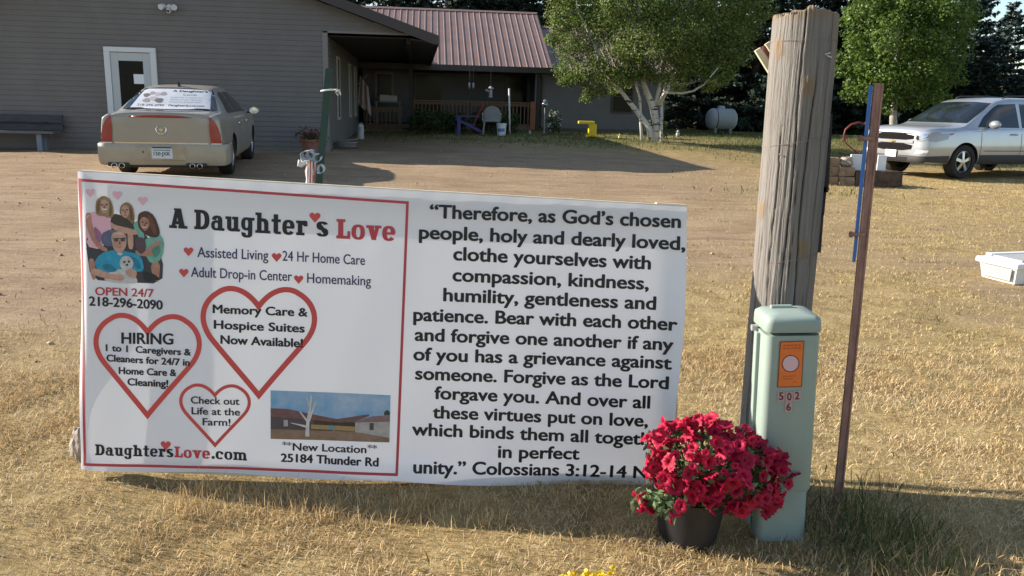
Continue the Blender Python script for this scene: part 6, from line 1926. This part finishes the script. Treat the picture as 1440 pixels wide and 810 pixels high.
# STACK: three tan courses at the left, one long brown block at the right
for k, z in enumerate((.085, .255, .415)):
    for x, y in ((-.60, .06), (-.34, .0)):
        if k == 2 and x > -.5: continue
        block(x + rnd.uniform(-.02, .02), y, z, .26, .24, .155, BLKT, rnd.uniform(-.1, .1))
block(.22, .02, .14, .84, .24, .27, BLKB, .03)
for y in (.32, .62): block(-.58, y, .085, .22, .28, .16, BLKT); block(.60, y, .13, .22, .28, .25, BLKB)
for x in (-.3, .02, .34): block(x, .86, .085, .30, .2, .16, BLKB)
WPAN = mat("white_panel", (.66, .67, .70), .5, var=.08, scale=5)
for (x, y, w_, h_, rz) in ((-.10, .17, .24, .36, .1), (.36, .19, .15, .36, -.2), (-.76, -.10, .14, .40, .25)):
    mb = MB(); mb.box((x, y, .19 + h_ / 2 + (-.1 if x < -.5 else 0)), (w_, .04, h_), rz); mb.build("panel", WPAN, pl, bevel=.008)
boulder(bp0 + np.array([-.34, .04, .42]), .13, 5, "rock", STONE, "tan rounded stone resting on the left end of the block planter", "rock", .7)
mb = MB(); mb.add([(-.5, .1, .12), (.5, .1, .12), (.5, .88, .12), (-.5, .88, .12)], [(0, 1, 2, 3)]); mb.build("fill_soil", MATS["potting_soil"], pl)
# red iron hoop
REDI = mat("red_iron", (.16, .028, .024), .55, .2, var=.3, scale=15)
hp = bp0 + np.array([-.02, .5, .1])
hoop = thing("iron_hoop", hp, "bent red iron rod curling up out of the block planter", "iron hoop")
Yh = hp[1]
mb = MB(); mb.tube([at(x, y, Yh) - hp for x, y in ((1214, 236), (1212, 219), (1202, 212), (1190, 202), (1186, 192), (1189, 182), (1197, 175), (1208, 172), (1216, 175), (1221, 178))] , [.014, .014, .013, .013, .014, .016, .018, .018, .015, .012], 8)
mb.build("rod", REDI, hoop, smooth=True)
mb = MB(); mb.tube([at(1185, 197, Yh) - hp, at(1190, 194, Yh) - hp], .022, 8); mb.tube([at(1216, 173, Yh) - hp, at(1221, 177, Yh) - hp], .022, 8); mb.build("collar", REDI, hoop)

# propane tank
tk = at_g(1013, 31.0)
tank = thing("propane_tank", tk, "white horizontal propane tank on low legs under the dark trees", "gas tank", rz=.15)
tank.scale = (.76, .82, .82)
TANKM = mat("tank_white", (.31, .345, .38), .5, var=.08, scale=2)
mb = MB(); R_ = .47
mb.lathe([(.001, -.70)] + [(R_ * math.sin(a), -.46 - .30 * math.cos(a)) for a in np.linspace(.15, math.pi / 2, 8)] + [(R_, .46)] + [(R_ * math.cos(a), .46 + .30 * math.sin(a)) for a in np.linspace(.15, math.pi / 2 - .1, 8)] + [(.001, .76)], (0, 0, .62), 32, 'X')
mb.build("tank_shell", TANKM, tank, smooth=True)
mb = MB(); mb.lathe([(.17, 1.06), (.17, 1.14), (.14, 1.19), (.05, 1.21), (.001, 1.21)], (-.05, 0, 0), 20, 'Z'); mb.build("dome_lid", TANKM, tank, smooth=True, angle=40)
mb = MB(); mb.lathe([(R_ + .006, -.37), (R_ + .012, -.36), (R_ + .012, -.34), (R_ + .006, -.33)], (0, 0, .62), 32, 'X', cap=False); mb.build("strap", BLACKP, tank)
for x in (-.38, .38):
    mb = MB(); mb.bb(x - .06, x + .06, -.3, .3, -.05, .24); mb.build("leg", mat("concrete_leg", (.22, .21, .20), .9), tank)

# yellow plastic stand
ye = at_g(828, 26.0)
yl = thing("yellow_stand", ye, "bright yellow plastic play stand with a flat arm sitting on the lawn", "toy stand")
YEL = mat("yellow_plastic", (.75, .55, .01), .4)
def yz(px, py): return at(px, py, 26.0) - ye
mb = MB(); a, b_ = yz(827, 188), yz(839, 174.5); mb.bb(a[0], b_[0], -.14, .14, .02, b_[2]); mb.build("box", YEL, yl, bevel=.02)
mb = MB(); a, b_ = yz(813, 175), yz(836, 170.5); mb.bb(a[0], b_[0], -.16, .16, a[2] + .02, b_[2]); mb.build("arm", YEL, yl, bevel=.02)
mb = MB()
for s in (-1, 1):
    mb = MB(); c = (yz(827, 188)[0] + yz(839, 188)[0]) / 2; mb.tube([(c, s * .1, .1), (c - .15, s * .13, .03), (c - .2, s * .14, .01)], [.05, .035, .03], 8); mb.build("foot", YEL, yl)
    mb = MB(); mb.tube([(c, s * .1, .1), (c + .14, s * .12, .03), (c + .18, s * .13, .01)], [.05, .035, .03], 8); mb.build("foot", YEL, yl)

# plastic garden chair, adirondack chair, bucket
gc = at_g(691, 26.2)
chair = thing("garden_chair", gc, "pale grey plastic garden chair facing the yard before the porch railing", "chair")
GPL = mat("grey_plastic", (.24, .24, .225), .5)
mb = MB(); mb.bb(-.24, .24, -.24, .22, .40, .44); mb.build("seat", GPL, chair, bevel=.015)
mb = MB()
Pb = [(-.24, .23, .42)] + [(.26 * math.cos(a), .23 + .1, .66 + .22 * math.sin(a)) for a in np.linspace(math.pi, 0, 12)] + [(.24, .23, .42)]
mb.prism(Pb, (0, .03, 0)); mb.build("backrest", GPL, chair)
for s in (-1, 1):
    for y in (-.22, .2):
        mb = MB(); mb.tube([(s * .26, y + (.05 if y > 0 else -.03), 0), (s * .22, y, .41)], .026, 6); mb.build("leg", GPL, chair)
    mb = MB(); mb.tube([(s * .26, -.22, .42), (s * .28, -.22, .62), (s * .28, -.1, .65), (s * .27, .24, .64)], .025, 6); mb.build("armrest", GPL, chair)
ad = at_g(655, 26.3)
adr = thing("adirondack_chair", ad, "blue slatted adirondack chair with a red back, turned sideways before the porch", "chair", rz=math.radians(-80))
ABL = mat("blue_paint", (.025, .035, .16), .5); ARD = mat("red_paint", (.22, .022, .034), .5)
for i in range(5):
    mb = MB(); x = -.24 + .12 * i
    mb.prism([(x - .052, .22, .32), (x + .052, .22, .32), (x + .052, .48, .98 - .03 * abs(i - 2)), (x - .052, .48, .98 - .03 * abs(i - 2))], (0, .025, .01)); mb.build("back_slat", ARD, adr)
mb = MB(); mb.prism([(-.28, -.28, .38), (.28, -.28, .38), (.28, .26, .28), (-.28, .26, .28)], (0, 0, .03)); mb.build("seat", ABL, adr)
for s in (-1, 1):
    mb = MB(); mb.bb(s * .31 - .02, s * .31 + .02, -.30, -.20, 0, .54); mb.build("leg", ABL, adr)
    mb = MB(); mb.prism([(s * .29 - .02, -.28, .40), (s * .29 - .02, .55, .02), (s * .29 - .02, .55, .10), (s * .29 - .02, -.28, .48)], (.04, 0, 0)); mb.build("leg", ABL, adr)
    mb = MB(); mb.bb(s * .32 - .065, s * .32 + .065, -.36, .36, .54, .565); mb.build("armrest", ARD if s < 0 else ABL, adr)
bk = at_g(705, 25.9)
bucket = thing("bucket", bk, "white plastic bucket with a blue patch standing beside the grey garden chair", "bucket")
BKW = mat("bucket_white", (.66, .70, .78), .45)
mb = MB(); mb.lathe([(.125, 0), (.15, .34), (.158, .345), (.158, .37), (.146, .37), (.12, .03)], (0, 0, 0), 24, 'Z', cap=False); mb.build("pail", BKW, bucket, smooth=True, angle=40)
mb = MB(); mb.tube([(.158 * math.cos(a), .03 * math.sin(a) - .16 * math.sin(a) * .3, .35 - .12 * math.sin(a)) for a in np.linspace(0, math.pi, 12)], .005, 5); mb.build("handle", MATS["dull_zinc"], bucket)
mb = MB(); mb.lathe([(.139, .12), (.146, .22)], (0, -.002, 0), 24, 'Z', cap=False)
mb.f = [f for f in mb.f if all(mb.v[i][1] < -.09 for i in f)]; mb.build("label", mat("bucket_label", (.12, .22, .45), .5), bucket)
# white pole in the flowerbed
wp = at_g(717, 26.8)
wpl = thing("white_stake", wp, "slim white pole standing in the bed before the porch railing", "pole")
tp_ = at(716, 126, 26.8) - wp
mb = MB(); mb.tube([(0, 0, -.1), (tp_[0], 0, tp_[2])], .028, 8); mb.build("rod", WHITE, wpl, smooth=True)
mb = MB(); mb.lathe([(.034, tp_[2]), (.03, tp_[2] + .03), (.001, tp_[2] + .04)], (tp_[0], 0, 0), 10, 'Z'); mb.build("cap", WHITE, wpl)
# bird feeder hung from the eave
fp = at(690, 130, 27.9)
fd = thing("bird_feeder", fp, "pale tube bird feeder hanging from the porch eave", "bird feeder")
FDM = mat("feeder_pale", (.36, .37, .38), .4)
mb = MB(); mb.lathe([(.07, -.16), (.075, -.13), (.055, -.12), (.055, .10), (.11, .12), (.02, .20), (.001, .20)], (0, 0, 0), 16, 'Z'); mb.build("feeder_tube", FDM, fd, smooth=True, angle=40)
mb = MB(); mb.tube([(0, 0, .2), (0, 0, 2.72 - fp[2])], .006, 5); mb.build("hanger", BLACKP, fd)
mb = MB(); mb.box((-.11, 0, .06), (.12, .08, .05), Matrix.Rotation(.4, 3, 'Y')); mb.build("perch", FDM, fd)
# hanging ornaments on the post
for px, lab in ((660, "small pale chime hanging left of the thin porch post"), (665.5, "small pale chime hanging right of the thin porch post")):
    c = at(px, 120, 27.75); o = thing("wind_chime", c, lab, "wind chime", "chimes by the porch post")
    mb = MB(); mb.lathe([(.02, -.10), (.035, -.04), (.035, .05), (.01, .09)], (0, 0, 0), 10, 'Z'); mb.build("bell", FDM, o, smooth=True)
    mb = MB(); mb.tube([(0, 0, .08), (0, 0, 2.75 - c[2])], .005, 5); mb.build("cord", BLACKP, o)
# solar lantern on a stake
sp_ = at_g(765, 27.0)
sol = thing("solar_lantern", sp_, "round solar garden lantern on a thin pale stake by the grey wall", "garden light")
st_ = at(764, 150, 27.0)[2] - sp_[2]
mb = MB(); mb.tube([(0, 0, -.1), (0, 0, st_)], .014, 8); mb.build("stake", FDM, sol)
mb = MB(); mb.lathe([(.001, -.10)] + [(.10 * math.sin(a), -.10 * math.cos(a)) for a in np.linspace(.2, math.pi - .2, 12)] + [(.001, .10)], (0, 0, st_ + .07), 18, 'Z'); mb.build("globe", mat("mirror_globe", (.3, .33, .36), .12, .9), sol, smooth=True)
mb = MB(); mb.lathe([(.05, .0), (.06, .03), (.001, .05)], (0, 0, st_ + .165), 14, 'Z'); mb.build("cap", FDM, sol)
# plants by the wall
def shrub(px, Y, w_, h_, label, material, leaf=.03, n=900, flowers=None, nm="shrub", cat="shrub", group=None):
    p = at_g(px, Y); s = thing(nm, p, label, cat, group)
    d = nrs.normal(size=(n, 3)); d /= np.linalg.norm(d, axis=1, keepdims=True)
    k = nrs.uniform(.3, 1, (n, 1)) ** .5
    wob = 1 + .3 * np.sin(d[:, :1] * 5 + 1) * np.cos(d[:, 2:] * 4)
    P = d * k * wob * np.array([w_ / 2, w_ / 2, h_ / 2]) + (0, 0, h_ * .52)
    P = P[P[:, 2] > .02]
    link("foliage", leaf_mesh("foliage", P, nrs.normal(size=P.shape) + (0, 0, .5), nrs.uniform(.6, 1.3, len(P)) * leaf, .5, .2), material, s)
    mb = MB()
    for i in range(7): mb.tube([(0, 0, -.05), tuple(P[i * 13] * (.3, .3, .5)), tuple(P[i * 13])], [.012, .008, .003], 4)
    mb.build("stem", BARK, s)
    if flowers:
        Q = P[nrs.choice(len(P), 50)] * 1.08
        link("flower_heads", leaf_mesh("flower_heads", Q, nrs.normal(size=Q.shape) + (0, -1, .5), nrs.uniform(.03, .055, len(Q)), .8, .2), flowers, s)
    return s
shrub(606, 26.4, 1.3, .75, "broad dark shrub before the left end of the porch railing", LEAFD, .045, 2200)
shrub(637, 26.9, .9, .65, "small dark shrub between the broad shrub and the blue chair", LEAFD, .045, 1200)
shrub(678, 27.1, .9, .7, "dark rounded bush behind the grey garden chair", LEAFD, .045, 1200)
shrub(711, 27.3, .9, .65, "dark rounded bush behind the white pole and bucket", LEAFD, .045, 1200)
shrub(779, 27.3, .5, .72, "loose plant with white blooms against the grey wall", LEAFD, .04, 500, mat("white_bloom", (.55, .58, .56), .6))
shrub(923, 26.6, .7, .55, "low weeds at the foot of the birch beyond its trunk", LEAFD, .04, 700)
# little pale ornaments on the lawn
def ornament(px, py, Y, h_, label, m_, cat="ornament"):
    p = at_g(px, Y); o = thing("garden_ornament", p, label, cat)
    mb = MB(); mb.lathe([(.06 * h_ / .3, 0), (.09 * h_ / .3, .12 * h_ / .3), (.05 * h_ / .3, .2 * h_ / .3), (.055 * h_ / .3, .24 * h_ / .3), (.001, h_)], (0, 0, 0), 12, 'Z'); mb.build("figure", m_, o, smooth=True)
    mb = MB(); mb.box((-.06 * h_ / .3, -.02, .21 * h_ / .3), (.07 * h_ / .3, .03, .03), Matrix.Rotation(.3, 3, 'Y')); mb.build("beak", m_, o)
ornament(745, 180, 26.6, .14, "small pale ornament on the grass right of the porch railing", FDM)
ornament(871, 186, 25.6, .15, "small pale yellow ornament on the lawn left of the birch", mat("pale_yellow", (.7, .6, .2), .5))
ornament(953, 175, 27.5, .24, "small white ornament in the weeds right of the birch", FDM)
# porch furniture in the shade
fl_p = hw(.30, 8.3, 1.9)
flag = thing("flag", fl_p, "furled striped flag hanging in the dark passage beside the windows", "flag")
FLM = mat("flag_cloth", (.30, .16, .16), .8, col2=(.42, .40, .40), scale=6, stretch=(9, 9, .6))
mb = MB()
vs = []; nn_ = 12
for j in range(10):
    for i in range(nn_):
        a = i / (nn_ - 1); z = .45 - .1 * j
        vs.append((-.02 + (a - .5) * (.25 + .02 * j), .05 * math.sin(a * 14), z - .35 * a))
mb.add(vs, [(j * nn_ + i, j * nn_ + i + 1, (j + 1) * nn_ + i + 1, (j + 1) * nn_ + i) for j in range(9) for i in range(nn_ - 1)]); o = mb.build("cloth", FLM, flag, smooth=True)
o.modifiers.new("thick", 'SOLIDIFY').thickness = .004
mb = MB(); mb.tube([(-.3, 0, .1), (.12, 0, .5)], .014, 8); mb.build("staff", WOODG, flag)
pb = hw(.95, 10.6, .83)
tb = thing("porch_table", pb, "small pale table under the porch window at the back of the passage", "table", rz=HYAW)
mb = MB(); mb.bb(-.45, .45, -.25, .25, .70, .74); mb.build("table_top", GPL, tb)
for sx in (-1, 1):
    for sy in (-1, 1):
        mb = MB(); mb.bb(sx * .4 - .02, sx * .4 + .02, sy * .2 - .02, sy * .2 + .02, 0, .70); mb.build("leg", GPL, tb)
kp_ = hw(.95, 10.6, .83 + .745)
kb = thing("white_box", kp_, "pale cardboard box resting on the small porch table", "box", rz=HYAW + .1)
mb = MB(); mb.bb(-.30, .30, -.16, .16, 0, .2); mb.build("carton", FDM, kb, bevel=.01); mb = MB(); mb.bb(-.31, .0, -.17, .17, .201, .212); mb.build("flap", FDM, kb)
# white pillar candle-like can near the wing's back corner
wc_ = at_g(507, 23.5)
can = thing("white_canister", wc_, "upright white canister on the ground at the end of the wing's shaded side wall", "canister")
mb = MB(); mb.lathe([(.10, 0), (.10, .36), (.06, .42)], (0, 0, 0), 16, 'Z'); mb.build("can_body", FDM, can, smooth=True, angle=40); mb = MB(); mb.lathe([(.05, .42), (.05, .46), (.001, .47)], (0, 0, 0), 12, 'Z'); mb.build("cap", BLACKP, can)
# hose coil by the corner
hc = at_g(489, 19.6)
hs = thing("garden_hose", hc, "loosely coiled pale garden hose lying by the corner of the wing", "hose")
mb = MB(); pts = []
for k in range(70):
    a = k * .42; r_ = .20 + .05 * math.sin(k * .37) ; pts.append((r_ * math.cos(a) * 1.2, r_ * math.sin(a), .02 + .0022 * k))
pts += [(.22, .05, .22), (.28, .1, .38), (.27, .14, .5)]
mb.tube(pts, .013, 6); mb.build("hose", mat("hose_pale", (.22, .225, .22), .5), hs, smooth=True)
mb = MB(); mb.tube([pts[-1], (.262, .15, .56)], [.018, .012], 8); mb.build("nozzle", MATS["dull_zinc"], hs)
# terracotta pot of red flowers at the corner
tcp = at_g(437, 17.9)
tcx = thing("terracotta_planter", tcp, "terracotta pot of faded red flowers by the corner of the grey wall", "flower pot")
mb = MB(); mb.lathe([(.15, 0), (.20, .26), (.225, .265), (.225, .31), (.20, .31), (.14, .05)], (0, 0, 0), 24, 'Z', cap=False); mb.build("pot", mat("terracotta", (.26, .11, .075), .8, var=.15), tcx, smooth=True, angle=40)
n = 260; P = nrs.normal(size=(n, 3)) * (.13, .11, .07) + (0, 0, .38)
link("foliage", leaf_mesh("foliage", P, nrs.normal(size=P.shape), nrs.uniform(.02, .045, n), .5, .2), LEAFD, tcx)
P = nrs.normal(size=(70, 3)) * (.14, .11, .07) + (0, 0, .42)
link("flower_heads", leaf_mesh("flower_heads", P, nrs.normal(size=P.shape), nrs.uniform(.02, .04, 70), .8, .2), mat("faded_red", (.28, .05, .07), .6), tcx)
# bench at the left
be = hw(-6.55, -.42, 0); be[2] = gz(be[0], be[1])
bench = thing("wooden_bench", be, "long dark weathered plank bench against the grey siding", "bench", rz=HYAW)
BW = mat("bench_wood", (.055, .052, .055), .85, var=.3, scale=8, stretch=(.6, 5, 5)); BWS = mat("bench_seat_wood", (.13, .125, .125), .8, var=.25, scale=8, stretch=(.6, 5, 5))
zb = lambda py: onb(60, py, -.5)[2] - be[2]
zs = zb(184.5)
ae = onb(81, 184, -.42)[0] + 6.55
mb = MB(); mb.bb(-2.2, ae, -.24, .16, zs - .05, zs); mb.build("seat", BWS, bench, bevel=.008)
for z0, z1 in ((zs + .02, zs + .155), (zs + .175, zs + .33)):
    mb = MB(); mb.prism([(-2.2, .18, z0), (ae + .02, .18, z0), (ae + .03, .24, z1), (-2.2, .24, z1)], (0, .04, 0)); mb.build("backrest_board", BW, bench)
for a in (ae - .32, -1.9):
    mb = MB(); mb.bb(a - .05, a + .05, -.16, -.04, -.05, zs - .05); mb.bb(a - .05, a + .05, .08, .16, -.05, zs - .05); mb.bb(a - .045, a + .045, -.04, .08, zs - .16, zs - .05); mb.build("leg", mat("bench_leg", (.20, .23, .30), .7), bench)
    mb = MB(); mb.prism([(a - .04, .165, zs - .2), (a + .04, .165, zs - .2), (a + .04, .27, zs + .3), (a - .04, .27, zs + .3)], (0, .03, 0)); mb.build("back_support", BW, bench)
